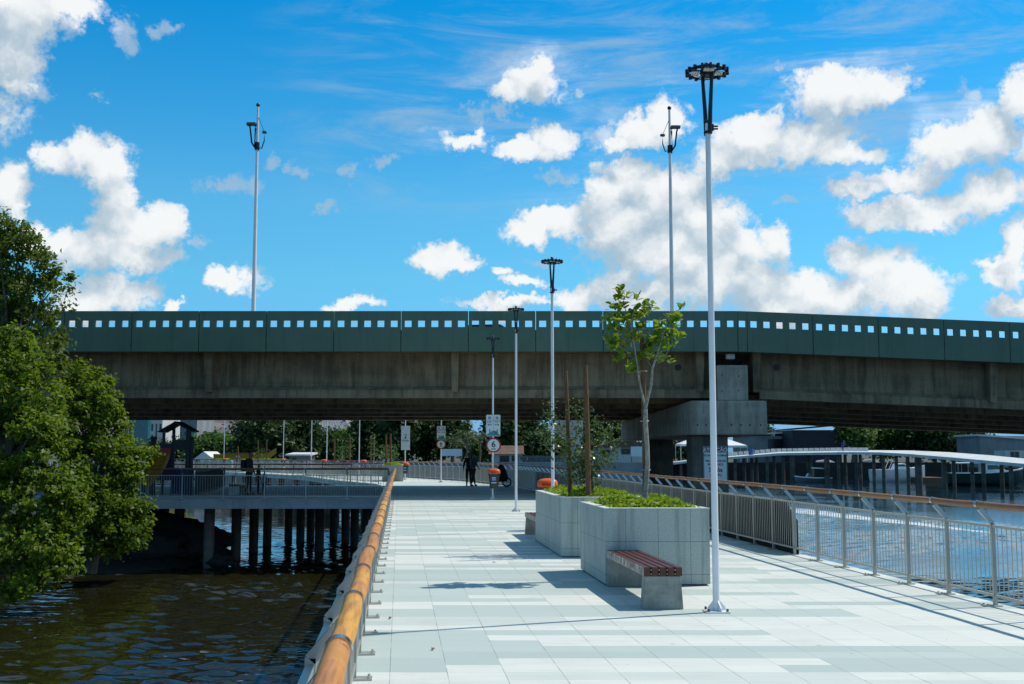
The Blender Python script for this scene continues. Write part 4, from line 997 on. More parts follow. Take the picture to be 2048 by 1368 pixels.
sh = thing('small_tree', 'thin small-leaved shrub growing between the two stakes of the long planter', 'shrub', at(1160, 985, 19.4))
A2 = lambda px, py, dy=0: at(px, py, 19.4 + dy)
tr = MB(); C = []; base = A2(1186, 985)
paths = [[(1186, 985), (1184, 955), (1180, 925), (1176, 890), (1170, 850), (1166, 800)], [(1184, 955), (1165, 930), (1140, 915), (1110, 890), (1085, 870)], [(1180, 925), (1150, 890), (1120, 865), (1100, 830), (1098, 800)],
         [(1182, 935), (1205, 915), (1222, 905), (1232, 895)], [(1178, 900), (1195, 880), (1215, 868), (1232, 855)], [(1176, 890), (1160, 860), (1150, 830), (1158, 800)], [(1180, 925), (1150, 935), (1120, 905), (1075, 885)],
         [(1184, 955), (1170, 945), (1160, 950), (1150, 955)], [(1178, 910), (1190, 850), (1195, 830)], [(1184, 950), (1200, 930), (1218, 925)], [(1186, 985), (1178, 955), (1168, 920), (1150, 900)]]
for path in paths:
    dy = rng.normal() * .3; pts = [A2(a, b, dy * i / len(path)) for i, (a, b) in enumerate(path)]
    tr.tube(pts, [.012 - .008 * i / (len(pts) - 1) for i in range(len(pts))], 6)
    for a, b in zip(pts[:-1], pts[1:]):
        for _ in range(34):
            m = a.lerp(b, random.random()); C.append((m.x + rng.normal() * .075, m.y + rng.normal() * .12, m.z + rng.normal() * .07))
for px, py, n, sp in ((1165, 910, 120, 24), (1180, 870, 70, 18), (1140, 900, 90, 22), (1175, 945, 90, 18), (1150, 940, 60, 16), (1110, 850, 60, 16), (1098, 880, 60, 18), (1205, 880, 50, 18), (1195, 915, 70, 18)):
    for _ in range(n): q = A2(px + rng.normal() * sp, py + rng.normal() * sp, rng.normal() * .25); C.append(q)
tr.build('trunk', 'bark', sh); C = np.array([tuple(c) for c in C])
leaves('crown', 'small leaf', sh, C, rng.normal(size=(len(C), 3)) + [0, -.2, .5], .066 * (.7 + .6 * rng.random(len(C))), .6)

# fallen leaves on the paving
for i, (px, py, lab) in enumerate(((866, 1300, 'brown fallen leaf alone on the paving near the lower left railing'), (988, 1126, 'brown fallen leaf on the paving left of the planters'), (780, 1238, 'curled fallen leaf beside the left railing posts'))):
    q = G(px, py); o = leaves('fallen_leaf', 'stake wood', None, np.array([(q.x, q.y, .012)]), np.array([(.1, -.2, 1.)]), .075, .5); tag(o, lab, 'leaf')

# ================================================================= LEFT TREES
def lob(px, py, Y, r): q = at(px, py, Y); return ((q.x, q.y, q.z), r)
tree('tall_tree', 'tall dark tree with gaps in its crown at the far left', 'tree', (-16.8, 37.5, -1.6), [lob(45, 500, 37, (.85, 1.2, .55)), lob(10, 460, 37, (.75, 1.1, .45)), lob(95, 555, 37, (.75, 1.0, .5)), lob(30, 560, 37, (.9, 1.2, .6)), lob(75, 620, 37, (.95, 1.2, .55)), lob(100, 665, 37, (.5, .8, .4)), lob(20, 640, 37, (1.0, 1.2, .7)), lob(40, 700, 37, (1.1, 1.2, .8)), lob(-60, 560, 37.5, (1.4, 1.6, 1.8)), lob(-20, 440, 37, (.5, .8, .3)), lob(112, 700, 36.5, (.45, .8, .5)), lob(70, 740, 36, (.9, 1.0, .7)), lob(128, 590, 37, (.35, .6, .3))],
     330, 44, .15, .17, 'dark leaf', .16, 'trees on the left bank', 60, inner=.3, aspect=.55)
tree('mangrove_tree', 'large bright green leafy tree filling the left edge and hanging over the water', 'tree', (-15.6, 32.5, -2.2), [lob(20, 690, 32, (.6, .8, .55)), lob(60, 735, 32, (.55, .8, .4)), lob(-30, 780, 32, (1.2, 1.3, 1.6)), lob(75, 800, 32, (.7, 1.0, .65)), lob(30, 880, 31.5, (1.3, 1.3, .9)), lob(95, 880, 32, (.65, 1.0, .6)), lob(115, 965, 32, (.65, 1.0, .6)), lob(50, 990, 31.5, (1.1, 1.2, .8)), lob(20, 1090, 31, (1.0, 1.0, .7)), lob(85, 1080, 31.2, (.8, 1.0, .55)), lob(115, 1130, 31.2, (.45, .7, .4)), lob(-60, 1000, 31.5, (1.6, 1.4, 1.9)), lob(140, 1030, 32, (.5, .8, .45)), lob(60, 1170, 31, (.65, .8, .35)), lob(10, 1190, 31, (.5, .6, .25))],
     600, 52, .125, .16, 'mangrove leaf', .2, 'trees on the left bank', 30, inner=.55, aspect=.55)
tree('mangrove_tree', 'rounded bright green bushy tree in front of the bridge end, right of the larger one', 'tree', (-14.2, 38.5, -2.0), [lob(175, 775, 38.5, (.75, 1.0, .5)), lob(158, 735, 38.5, (.38, .6, .25)), lob(205, 820, 38.5, (.7, 1.0, .55)), lob(150, 850, 38, (.95, 1.2, .9)), lob(225, 880, 38.5, (.6, 1.0, .55)), lob(185, 935, 38, (1.0, 1.2, .8)), lob(250, 945, 38.5, (.55, .8, .5)), lob(262, 1010, 38.5, (.55, .8, .5)), lob(210, 1020, 38, (.9, 1.0, .65)), lob(240, 1060, 38, (.6, .8, .35)), lob(288, 905, 39, (.28, .5, .2)), lob(150, 1020, 37.5, (1.0, 1.2, 1.0)), lob(280, 1045, 38.6, (.3, .5, .2)), lob(215, 1085, 38, (.6, .8, .28)), lob(160, 1095, 37.5, (.7, .9, .45)), lob(265, 1078, 38.6, (.4, .6, .22))],
     530, 50, .13, .17, 'mangrove leaf', .16, 'trees on the left bank', 26, inner=.55, aspect=.55)

# ================================================================= PLAYGROUND, PEOPLE
PY = 47.5; A = lambda px, py, dy=0: at(px, py, PY + dy)
pg = thing('playground_tower', 'dark children play tower with pointed roof and yellow slide under the bridge', 'playground', (A(350, 990).x, PY, 0))
ap, e0, e1 = A(355, 845), A(323, 863), A(388, 864)
for e in (e0, e1):
    d = (e - ap); n = Vector((-d.z, 0, d.x)).normalized() * .05
    MB().ext([ap + Vector((0, -.55, 0)), e + Vector((0, -.55, 0)), e + n + Vector((0, -.55, 0)), ap + n + Vector((0, -.55, 0))], (0, 1.3, 0)).build('roof', 'play dark', pg, smooth=False)
for px, y0 in ((334, 858), (341, 852), (373, 855), (381, 860)):
    for dy in (-.4, .5):
        if (px in (334, 381)) == (dy < 0): q = A(px, y0); MB().span((q.x - .055, PY + dy - .05, .0), (q.x + .055, PY + dy + .05, q.z)).build('post', 'play dark', pg, smooth=False)
for px in (312, 318, 391): q = A(px, 877); MB().cyl((q.x, PY - .5, 0), (q.x, PY - .5, q.z), .06, n=10).ball((q.x, PY - .5, q.z), .09, 10, 6).build('post', 'play dark', pg)
a, b = A(311, 888), A(352, 960); MB().span((a.x, PY - .46, b.z), (b.x, PY - .40, a.z)).build('side_panel', 'play purple', pg, smooth=False, bevel=.03)
a, b = A(352, 880), A(393, 900); MB().span((a.x, PY - .46, b.z), (b.x, PY - .40, a.z)).build('side_panel', 'play dark', pg, smooth=False)
a, b = A(353, 938), A(392, 990); MB().span((a.x, PY - .46, b.z + .05), (b.x, PY - .40, a.z)).build('side_panel', 'play blue', pg, smooth=False)
a, b = A(311, 960), A(393, 958); MB().span((a.x, PY - .38, a.z), (b.x, PY + .7, a.z + .06)).build('floor', 'play dark', pg, smooth=False)
a, b = A(322, 896), A(349, 912); MB().span((a.x, PY - .52, b.z), (b.x, PY - .47, a.z)).build('slide_hood', 'play red', pg, smooth=False, bevel=.02)
sl = MB(); pr = [(332, 910, -.5), (330, 930, -.9), (328, 948, -1.5), (322, 962, -2.1), (318, 976, -2.6), (314, 984, -3.1)]
for (p0, p1) in zip(pr[:-1], pr[1:]):
    a, b = A(p0[0], p0[1], 0), A(p1[0], p1[1], 0); a = Vector((a.x, PY + p0[2], max(.1, a.z))); b = Vector((b.x, PY + p1[2], max(.1, b.z))); sl.beam(a, b, .62, .05)
    for s in (-.31, .31): sl.beam(a + Vector((s, 0, .1)), b + Vector((s, 0, .1)), .05, .22)
sl.build('slide', 'play yellow', pg, smooth=False)
a = A(320, 950); MB().lathe([(.36, 0), (.34, .6), (.26, .85), (.1, .95)], (a.x, PY - 2.9, .0), 16).build('climbing_dome', 'play blue', pg)
fn = thing('playground_fence', 'dark slatted fence slanting back beside the playground', 'fence', (-12.6, 45, 0))
fa, fb = Vector((at(388, 990, 44).x, 44.2, 0)), Vector((at(448, 975, 55).x, 55, 0))
mb = MB().beam(fa + Vector((0, 0, 1.0)), fb + Vector((0, 0, 1.0)), .06, .07).beam(fa + Vector((0, 0, .15)), fb + Vector((0, 0, .15)), .05, .06); mb.build('rail', 'play dark', fn, smooth=False)
mb = MB()
for k in range(30): p = fa.lerp(fb, k / 29); mb.box((p.x, p.y, .55), (.07, .03, .9))
mb.build('slats', 'play dark', fn, smooth=False)

def skin_mesh(name, verts, edges, rad, mat, parent, sub=1):
    me = bpy.data.meshes.new(name); L = LOC.get(parent.name, (0, 0, 0))
    me.from_pydata([(a - L[0], b - L[1], c - L[2]) for a, b, c in verts], edges, []); o = bpy.data.objects.new(name, me); COL.objects.link(o)
    o.modifiers.new('skin', 'SKIN')
    for i, r in enumerate(rad): me.skin_vertices[0].data[i].radius = (r, r) if isinstance(r, (int, float)) else r
    me.skin_vertices[0].data[0].use_root = True
    m = o.modifiers.new('sub', 'SUBSURF'); m.levels = sub; m.render_levels = sub
    me2 = bpy.data.meshes.new_from_object(o.evaluated_get(bpy.context.evaluated_depsgraph_get())); o.modifiers.clear(); o.data = me2; bpy.data.meshes.remove(me)
    me2.name = name; me2.materials.clear(); me2.materials.append(MAT[mat]); me2.polygons.foreach_set('use_smooth', [True] * len(me2.polygons))
    o.parent = parent; return o
def person(x, y, z, H, head, label, top='cloth black', legs='cloth black', stride=.0, arms=((.27, .02, .62), (.27, .05, .62)), lean=0.0, skin='skin', hair='hair', long_hair=False, bag=None, shoe='rubber', group=None):
    """arms: wrist offset (side, forward, height ratio) for left and right"""
    t = thing('person', label, 'person', (x, y, z), group); s = H / 1.72; ca, sa = math.cos(head), math.sin(head)
    def W3(a, b, c): b = b + lean * max(0, c - .9); return (x + (a * ca - b * sa) * s, y + (a * sa + b * ca) * s, z + c * s)
    V = []; E = []; Rr = []
    def add(p, r, par=None):
        V.append(W3(*p)); Rr.append(r * s); i = len(V) - 1
        if par is not None: E.append((par, i))
        return i
    pel = add((0, 0, .94), .125); sp1 = add((0, 0, 1.10), .118, pel); ch = add((0, -.01, 1.28), .135, sp1); nb = add((0, -.01, 1.44), .07, ch)
    nk = add((0, .005, 1.50), .052, nb); hd0 = add((0, .02, 1.555), .066, nk); hd1 = add((0, .015, 1.62), .085, hd0); add((0, .005, 1.685), .062, hd1)
    add((0, .105, 1.60), .014, hd1)
    for e in (-1, 1): add((e * .085, .005, 1.605), .016, hd1)
    J = {}
    for e, (aw, af, ah), st in ((-1, arms[0], stride), (1, arms[1], -stride)):
        shd = add((e * .165, -.01, 1.40), .062, ch); wr = Vector((e * aw, af, ah * 1.42)); el = Vector((e * (.165 + aw) / 2 + e * .05, af * .35 - .04, (1.40 + wr.z) / 2 - .02 - abs(af) * .15))
        elb = add(tuple(el), .043, shd); wri = add(tuple(wr), .029, elb)
        d = (wr - el).normalized(); pm = add(tuple(wr + d * .07), .034, wri)
        for fk, fl in ((-.026, .062), (-.009, .075), (.009, .07), (.026, .055)):
            f1_ = add(tuple(wr + d * .105 + Vector((0, fk, 0))), .009, pm); add(tuple(wr + d * (.105 + fl * .8) + Vector((-e * .015, fk, 0))), .008, f1_)
        th_ = add(tuple(wr + d * .06 + Vector((-e * .01, .045, 0))), .010, wri)
        hip = add((e * .088, 0, .88), .092, pel); kn = add((e * .095, st * .45 + .02, .49), .056, hip); an = add((e * .1, st - .01, .09), .036, kn); add((e * .115, st + .15, .035), .034, an)
        J[e] = (Vector((e * .165, -.01, 1.40)), el, wr, st)
    skin_mesh('body', V, E, Rr, skin, t)
    # shirt
    V = []; E = []; Rr = []
    a = add((0, 0, .86), .160); b = add((0, 0, 1.10), .150, a); c = add((0, -.01, 1.28), .158, b); add((0, -.01, 1.43), .085, c)
    for e in (-1, 1):
        q = add((e * .168, -.01, 1.40), .078, c); q2 = add(tuple(J[e][1]), .056, q); add(tuple(J[e][1].lerp(J[e][2], .85)), .042, q2)
    skin_mesh('jacket', V, E, Rr, top, t)
    V = []; E = []; Rr = []
    a = add((0, 0, 1.0), .142)
    for e in (-1, 1):
        st = J[e][3]; h = add((e * .088, 0, .87), .105, a); k_ = add((e * .095, st * .45 + .02, .49), .070, h); add((e * .1, st - .01, .11), .050, k_)
    skin_mesh('trousers', V, E, Rr, legs, t)
    for e in (-1, 1):
        st = J[e][3]; V = []; E = []; Rr = []; a = add((e * .1, st - .04, .045), .046); b = add((e * .107, st + .06, .045), .046, a); add((e * .117, st + .16, .035), .036, b); skin_mesh('shoe', V, E, Rr, shoe, t)
    V = []; E = []; Rr = []; a = add((0, -.02, 1.64), .092); b = add((0, -.01, 1.69), .078, a)
    if long_hair: q = add((0, -.06, 1.52), .07, a); add((0, -.07, 1.42), .05, q)
    skin_mesh('hair', V, E, Rr, hair, t)
    if bag:
        q = W3(0, -.24, 1.18); MB().box(q, (.34 * s, .2 * s, .46 * s), head).build('backpack', bag, t, bevel=.06)
    return t
PPL = 'people walking on the boardwalk'
p = G(945.5, 972.5); person(p.x + .02, p.y, 0, 1.70, R(-48), 'person in dark blue-grey jacket walking with legs apart, seen from behind', 'cloth navy', 'cloth black', .22, ((.24, .14, .68), (.22, .16, .70)))
p = G(938, 972); person(p.x - .02, p.y + .15, 0, 1.72, R(8), 'person all in black standing just left of the one in the blue-grey jacket', 'cloth black', 'cloth black', .03, ((.27, .06, .62), (.24, .1, .66)))
p = at(497, 988, 47); person(p.x, 47, 0, 1.76, R(-100), 'dark clothed adult with a backpack standing on the platform under the bridge', 'cloth black', 'cloth black', .06, ((.26, .1, .66), (.25, .16, .7)), .06, bag='cloth black')
p = at(516, 986, 47.4); person(p.x, 47.4, 0, 1.27, R(-80), 'dark clothed child standing close to the adult with the backpack', 'cloth black', 'cloth black', .03)
p = at(527.5, 986, 46.8); person(p.x, 46.8, 0, .92, R(60), 'small child in a grey top at the right of the group under the bridge', 'cloth grey', 'cloth black', .05)
p = at(475, 925, 116); person(p.x, 116, 0, 1.72, R(40), 'distant person in a purple-grey top beside the far planter', 'cloth grey', 'cloth grey', .05)
# stroller parked behind the bin
p = G(1009, 974.5); sx, sy = p.x, p.y
st = thing('baby_stroller', 'black baby stroller with large wheels just right of the speed sign post', 'stroller', (sx, sy, 0))
for e in (-.22, .22):
    MB().torus((0, 0, 0), .21, .035, 24, 8).build('wheel', 'rubber', st, local=True); w = st.children[-1]
    w.data.transform(Matrix.Rotation(R(90), 4, 'X') @ Matrix.Identity(4)); w.data.transform(Matrix.Rotation(R(15), 4, 'Z')); w.data.transform(Matrix.Translation((.12, e, .25)))
    MB().tube([(sx + .12, sy + e, .25), (sx - .1, sy + e * .9, .62), (sx - .32, sy + e * .8, 1.06)], .018, 8).build('frame', 'black metal', st)
    MB().torus((0, 0, 0), .11, .03, 18, 8).build('wheel', 'rubber', st, local=True); w = st.children[-1]
    w.data.transform(Matrix.Rotation(R(90), 4, 'X')); w.data.transform(Matrix.Translation((-.45, e * .7, .14)))
MB().tube([(sx - .32, sy - .18, 1.06), (sx - .32, sy + .18, 1.06)], .02, 8).build('handle', 'rubber', st)
MB().ext([(sx + .12, sy - .2, .28), (sx + .2, sy - .2, .5), (sx + .08, sy - .2, .86), (sx - .06, sy - .2, 1.14), (sx - .24, sy - .2, 1.17), (sx - .34, sy - .2, .98), (sx - .4, sy - .2, .55), (sx - .44, sy - .2, .28)], (0, .4, 0)).build('seat', 'cloth black', st, smooth=False, bevel=.06)

# far planter, bench and saplings on the curving boardwalk
p = at(764, 962, 69.5)
pt3, v3, th = planter((p.x, 69.5), 1.3, 3.2, 1.0, 'small distant granite planter on the bend of the boardwalk')
bedding(v3, 1.3, 3.2, th, 1.0, 500, .14, .2, 'grassy plants filling the small distant planter')
bench(v3(.35, 0)[0], 69.49, 1.3, .42, .46, 'small distant bench in front of the planter on the bend', -1)
for px, Y, w, lab in ((405, 118, 3.0, 'low grey planter at the left of the distant row'), (475, 114, 3.4, 'low grey planter in the middle of the distant row behind the group'), (522, 110, 2.2, 'low grey planter at the right end of the distant row')):
    p = at(px, 935, Y); pp, vv, th = planter((p.x, Y), w, 1.4, 1.0, lab); bedding(vv, w, 1.4, th, 1.0, 260, .2, .25, 'green plants in the ' + lab)
def sapling(px, Y, py0, py1, label, w=12):
    b = at(px, py0, Y); t = thing('sapling', label, 'tree', (b.x, Y, b.z), 'staked saplings on the far boardwalk')
    tp = at(px + 2, py1, Y); MB().tube([b, b.lerp(tp, .5) + Vector((.03, 0, 0)), tp], [.03, .022, .01], 7).build('trunk', 'pale bark', t)
    n = 150; q = np.array([at(px + rng.normal() * w * .55, py1 + (py0 - py1) * rng.random() * .75, Y + rng.normal() * .3) for _ in range(n)])
    leaves('crown', 'far bright leaf', t, q, rng.normal(size=(n, 3)) + [0, -.4, .4], .14, .6)
for px, Y, a, b, lab in ((683, 90, 929, 892, 'sapling between two stakes left of the far lamp posts'), (698, 89, 929, 875, 'thin sapling leaning on a stake near the orange bin'), (747, 80, 928, 868, 'pale leaved sapling tied to a stake left of the planter on the bend'), (772, 71, 930, 890, 'left leafy sapling in the small planter on the bend'), (786, 72, 930, 888, 'right leafy sapling in the small planter on the bend'), (522, 111, 924, 896, 'sapling in the far planter right of the group'), ):
    sapling(px, Y, a, b, lab)
for px, Y, a, b, lab in ((669, 90, 929, 878, 'far stake at the left of the distant saplings'), (699.5, 89, 928, 872, 'far stake beside the thin leaning sapling'), (742, 80, 929, 871, 'far stake beside the pale leaved sapling'), (772, 70.6, 930, 870, 'left stake in the small planter on the bend'), (781, 70.4, 930, 867, 'right stake in the small planter on the bend'), (476, 113, 924, 892, 'far stake behind the distant person'), (533, 110, 924, 880, 'far stake in the right planter of the distant row'), (516, 111, 924, 880, 'far stake in front of the dark trees right of the group')):
    stake(at(px, a, Y), at(px, b, Y), .06, lab)

# ================================================================= FAR SHORE
def ftree(px, Y, y0, y1, wpx, label, mat='far leaf', name='tree', n=110, leaf=.75):
    g = at(px, 925, Y); base = (g.x, Y, -.1); zt, zb_ = at(px, y0, Y).z, at(px, y1, Y).z; w = wpx / FPX * Y; h = zt - zb_
    L = []
    for k in range(7):
        q = (g.x + rng.uniform(-.55, .55) * w, Y + rng.uniform(-.4, .4) * w, zb_ + h * rng.uniform(.25, .72)); L.append((q, (w * .48, w * .48, h * .32)))
    L.append(((g.x, Y, zb_ + h * .7), (w * .55, w * .5, h * .32)))
    tree(name, label, 'tree', base, L, n, 38, leaf * 1.1, leaf, mat, .3, 'trees along the far shore', 6, inner=.4, aspect=.6)
FT = [(425, 230, 868, 915, 45, 'far tree left of the distant lamp post below the hill', 'far bright leaf'), (470, 225, 878, 918, 40, 'low far tree below the quarried hill', 'far bright leaf'), (500, 200, 835, 925, 42, 'big dark far tree at the left of the dark wood'), (545, 190, 820, 925, 48, 'big dark far tree behind the staked sapling'), (600, 195, 815, 925, 50, 'big dark far tree right of the yellow boat'), (655, 210, 862, 925, 48, 'far tree below the white cables', 'far leaf'), (700, 205, 856, 925, 40, 'far tree right of the white cables', 'far bright leaf'),
      (745, 190, 815, 925, 48, 'big dark far tree behind the pale sapling'), (800, 185, 810, 928, 48, 'big dark far tree behind the city sign'), (850, 188, 812, 928, 46, 'big dark far tree left of the farther speed sign'), (905, 186, 822, 915, 38, 'big dark far tree right of the farther speed sign'), (960, 215, 872, 925, 40, 'low far tree below the gap of sky', 'far bright leaf'), (1010, 188, 808, 905, 44, 'big dark far tree behind the tiled house'), (1065, 192, 800, 925, 46, 'big dark far tree left of the white tall house'), (1085, 180, 870, 925, 34, 'rounded dark far tree behind the small-leaved shrub'), (1130, 215, 815, 925, 40, 'tall far tree behind the white tall house'), (1195, 205, 800, 900, 48, 'big far tree right of the white tall house'), (1240, 210, 815, 890, 40, 'far tree above the red roofed house'), (1358, 225, 870, 920, 34, 'far tree seen between the bridge columns', 'far bright leaf'),
      (1525, 250, 850, 885, 30, 'far tree behind the grey shed roof'), (1705, 205, 850, 905, 40, 'bright green far tree beside the dark shed', 'far bright leaf'), (1760, 210, 840, 905, 44, 'mid green far tree above the covered boats', 'far bright leaf'), (1815, 208, 842, 908, 42, 'far tree right of the mid green one above the pier'), (1870, 206, 840, 912, 44, 'dark far tree in the middle right above the pier'), (1925, 208, 840, 918, 42, 'dark far tree left of the grey building at the right edge'), (350, 240, 880, 930, 40, 'far tree hidden behind the play tower'), (300, 235, 885, 930, 40, 'far tree beside the bright green bushy tree')]
for f_ in FT: ftree(*f_)
def palm(px, Y, py, label):
    b = at(px, 925, Y); c = at(px, py, Y); t = thing('palm_tree', label, 'palm', (b.x, Y, -.1), 'palms on the far shore')
    MB().tube([(b.x, Y, -.2), (b.x + .2, Y, c.z * .5), (c.x, Y, c.z)], [.2, .15, .12], 8).build('trunk', 'bark', t)
    C = []; N_ = []
    for k in range(18):
        a = 2 * math.pi * k / 18 + random.random() * .3; up = random.uniform(.0, .9); ln = random.uniform(1.9, 2.7)
        for j in range(26):
            q = j / 25; r = ln * q; zz = up * ln * q - 1.5 * q * q * ln * (.5 + .3 * random.random() * 0)
            for sd_ in (-1, 1): C.append((c.x + r * math.cos(a) - sd_ * .16 * math.sin(a), c.y + r * math.sin(a) + sd_ * .16 * math.cos(a), c.z + zz)); N_.append((.3 * math.cos(a), .3 * math.sin(a) - .3, .7))
    leaves('crown', 'palm leaf', t, np.array(C), np.array(N_) + rng.normal(size=(len(C), 3)) * .3, .5, .22)
for px, Y, py, lab in ((932, 168, 868, 'palm just above the couple on the boardwalk'), (958, 172, 874, 'palm below the gap of sky'), (905, 175, 880, 'palm right of the farther speed sign')): palm(px, Y, py, lab)

def house(name, x0, x1, y0, y1, Y, label, wall='wall white', depth=9, roof=None, cat='building', wins=(), door=None, group=None, win_mat='window dark'):
    a, b = at(x0, y1, Y), at(x1, y0, Y); zb_ = min(a.z, -.1); t = thing(name, label, cat, ((a.x + b.x) / 2, Y, -.1), group)
    MB().span((a.x, Y, zb_), (b.x, Y + depth, b.z)).build('wall', wall, t, smooth=False)
    for (u0, u1, w0, w1) in wins:
        p, q = at(u0, w1, Y), at(u1, w0, Y); fr = MB().span((p.x - .08, Y - .04, p.z - .08), (q.x + .08, Y - .005, q.z + .08)).build('window', 'wall grey', t, smooth=False)
        MB().span((p.x, Y - .06, p.z), (q.x, Y - .042, q.z)).build('pane', win_mat, fr, smooth=False)
    if roof:
        kind, m, hh, ov = roof; z = b.z + .003
        if kind == 'gable': MB().ext([(a.x - ov, Y - ov, z), (a.x - ov, Y + depth + ov, z), (a.x - ov, Y + depth / 2, z + hh)], (b.x - a.x + 2 * ov, 0, 0)).build('roof', m, t, smooth=False)
        elif kind == 'side': MB().ext([(a.x - ov, Y - ov, z), (b.x + ov, Y - ov, z), ((a.x + b.x) / 2, Y - ov, z + hh)], (0, depth + 2 * ov, 0)).build('roof', m, t, smooth=False)
        elif kind == 'mono': MB().hexa([(a.x - ov, Y - ov, z), (b.x + ov, Y - ov, z + hh * .0), (b.x + ov, Y + depth, z + hh), (a.x - ov, Y + depth, z + hh), (a.x - ov, Y - ov, z + .25), (b.x + ov, Y - ov, z + .25), (b.x + ov, Y + depth, z + hh + .25), (a.x - ov, Y + depth, z + hh + .25)]).build('roof', m, t, smooth=False)
        elif kind == 'tilt': MB().hexa([(a.x - ov, Y - ov, z + .0), (b.x + ov, Y - ov, z + hh), (b.x + ov, Y + depth, z + hh), (a.x - ov, Y + depth, z + .0), (a.x - ov, Y - ov, z + .3), (b.x + ov, Y - ov, z + hh + .3), (b.x + ov, Y + depth, z + hh + .3), (a.x - ov, Y + depth, z + .3)]).build('roof', m, t, smooth=False)
    return t
gw = [(262 + 9 * i, 269 + 9 * i, 850 + 9 * j, 856 + 9 * j) for i in range(4) for j in range(3)]
house('glass_building', 255, 298, 780, 930, 320, 'teal glass office building at the far left under the bridge', 'glass teal', 20, wins=gw, win_mat='glass teal')
house('tower_block', 299, 327, 780, 930, 300, 'white tower block right of the teal glass building', 'wall white', 16, wins=[(303, 306, 848, 862), (311, 314, 848, 880), (319, 323, 848, 862), (303, 306, 870, 880)])
house('office_building', 328, 396, 780, 930, 340, 'glass fronted office building behind the play tower', 'wall grey', 20, wins=[(332, 346, 850, 858), (350, 364, 850, 858), (368, 392, 850, 858), (332, 346, 864, 872), (350, 364, 864, 872), (368, 392, 864, 872), (378, 392, 878, 886)], win_mat='glass teal')
house('small_house', 395, 422, 918, 932, 150, 'low house with pale pointed roof right of the play tower', 'wall white', 6, ('side', 'rim stone', 1.0, .4))
house('hut', 578, 615, 912, 925, 170, 'grey boathouse hut with a flat pale roof below dark trees', 'wall grey', 6, ('mono', 'rim stone', .3, .5), wins=[(585, 592, 916, 921)])
house('tiled_house', 985, 1040, 908, 932, 172, 'white house with brown tiled roof behind the nearer speed sign', 'wall white', 8, ('gable', 'roof tile', 1.3, .6), wins=[(1000, 1018, 912, 924), (1024, 1036, 912, 922)])
house('white_house', 1108, 1166, 836, 925, 200, 'tall plain white house behind the stakes', 'wall white', 10, wins=[(1115, 1122, 880, 890)])
house('red_roofed_house', 1196, 1300, 895, 930, 180, 'white house with sloping red roof beside the far bridge column', 'wall white', 9, ('side', 'roof tile', 1.6, .6), wins=[(1243, 1260, 898, 908), (1205, 1220, 900, 910)])
house('grey_shed', 1487, 1584, 872, 905, 212, 'pale grey shed with a white roof edge left of the dark shed', 'wall grey', 10, ('tilt', 'rim stone', .6, .5), wins=[(1536, 1580, 878, 900)])
house('dark_shed', 1586, 1682, 860, 908, 204, 'large dark shed at the water right of the bridge pier', 'wall dark', 14, ('tilt', 'wall dark', .8, .3))
house('grey_building', 1962, 2080, 872, 935, 190, 'plain grey building at the right edge behind the pier', 'wall grey', 10, ('tilt', 'rim stone', -.8, .5))
house('kiosk', 2011, 2050, 901, 925, 175, 'small white kiosk with dark openings at the right edge', 'wall white', 4, wins=[(2022, 2028, 904, 920), (2031, 2037, 904, 920)])
t = thing('banner', 'white banner hung on posts behind the couple', 'banner', (at(900, 905, 160).x, 160, 0)); a, b = at(884, 912, 160), at(924, 898, 160)
MB().span((a.x, 160, a.z), (b.x, 160.05, b.z)).build('sheet', 'tent white', t, smooth=False)
for x in (a.x, b.x): MB().cyl((x, 160.1, -.3), (x, 160.1, b.z + .1), .07).build('post', 'dark steel', t)
t = thing('board', 'white board on legs in front of the red roofed house', 'board', (at(1272, 905, 176).x, 176, 0)); a, b = at(1262, 913, 176), at(1287, 893, 176)
MB().span((a.x, 176, a.z), (b.x, 176.06, b.z)).build('sheet', 'tent white', t, smooth=False)
for x in (a.x + .1, b.x - .1): MB().cyl((x, 176.1, -.3), (x, 176.1, a.z + .3), .07).build('post', 'dark steel', t)
t = thing('picket_fence', 'pale picket fence in front of the far tiled house', 'fence', (at(1088, 920, 170).x, 170, 0))
a, b = at(1036, 925, 170), at(1142, 911, 170); mb = MB()
for i in range(44): x = a.x + (b.x - a.x) * i / 43; mb.box((x, 170, (a.z + b.z) / 2), (.09, .05, b.z - a.z))
mb.build('pickets', 'wall grey', t, smooth=False)
mb = MB().box(((a.x + b.x) / 2, 170.06, b.z - .2), (b.x - a.x, .05, .09)); mb.build('rail', 'wall grey', t, smooth=False)
def tent(px, Y, y0, y1, wpx, label):
    c = at(px, y0, Y); w = wpx / FPX * Y / 2; ze = at(px, y1, Y).z; zp = c.z; t = thing('canopy_tent', label, 'tent', (c.x, Y, 0), 'white canopy tents')
    MB().add([(c.x - w, Y - w, ze), (c.x + w, Y - w, ze), (c.x + w, Y + w, ze), (c.x - w, Y + w, ze), (c.x, Y, zp), (c.x - w, Y - w, ze - .35), (c.x + w, Y - w, ze - .35), (c.x + w, Y + w, ze - .35), (c.x - w, Y + w, ze - .35)], [(0, 1, 4), (1, 2, 4), (2, 3, 4), (3, 0, 4), (5, 6, 1, 0), (6, 7, 2, 1), (7, 8, 3, 2), (8, 5, 0, 3)]).build('canopy', 'tent white', t, smooth=False)
    for i in (-1, 1):
        for j in (-1, 1): MB().cyl((c.x + i * w, Y + j * w, -.2), (c.x + i * w, Y + j * w, ze), .05, n=8).build('post', 'white paint', t)
tent(1392, 190, 873, 888, 72, 'white canopy tent seen left of the near bridge column'); tent(1454, 196, 878, 891, 66, 'white canopy tent seen right of the near bridge column')
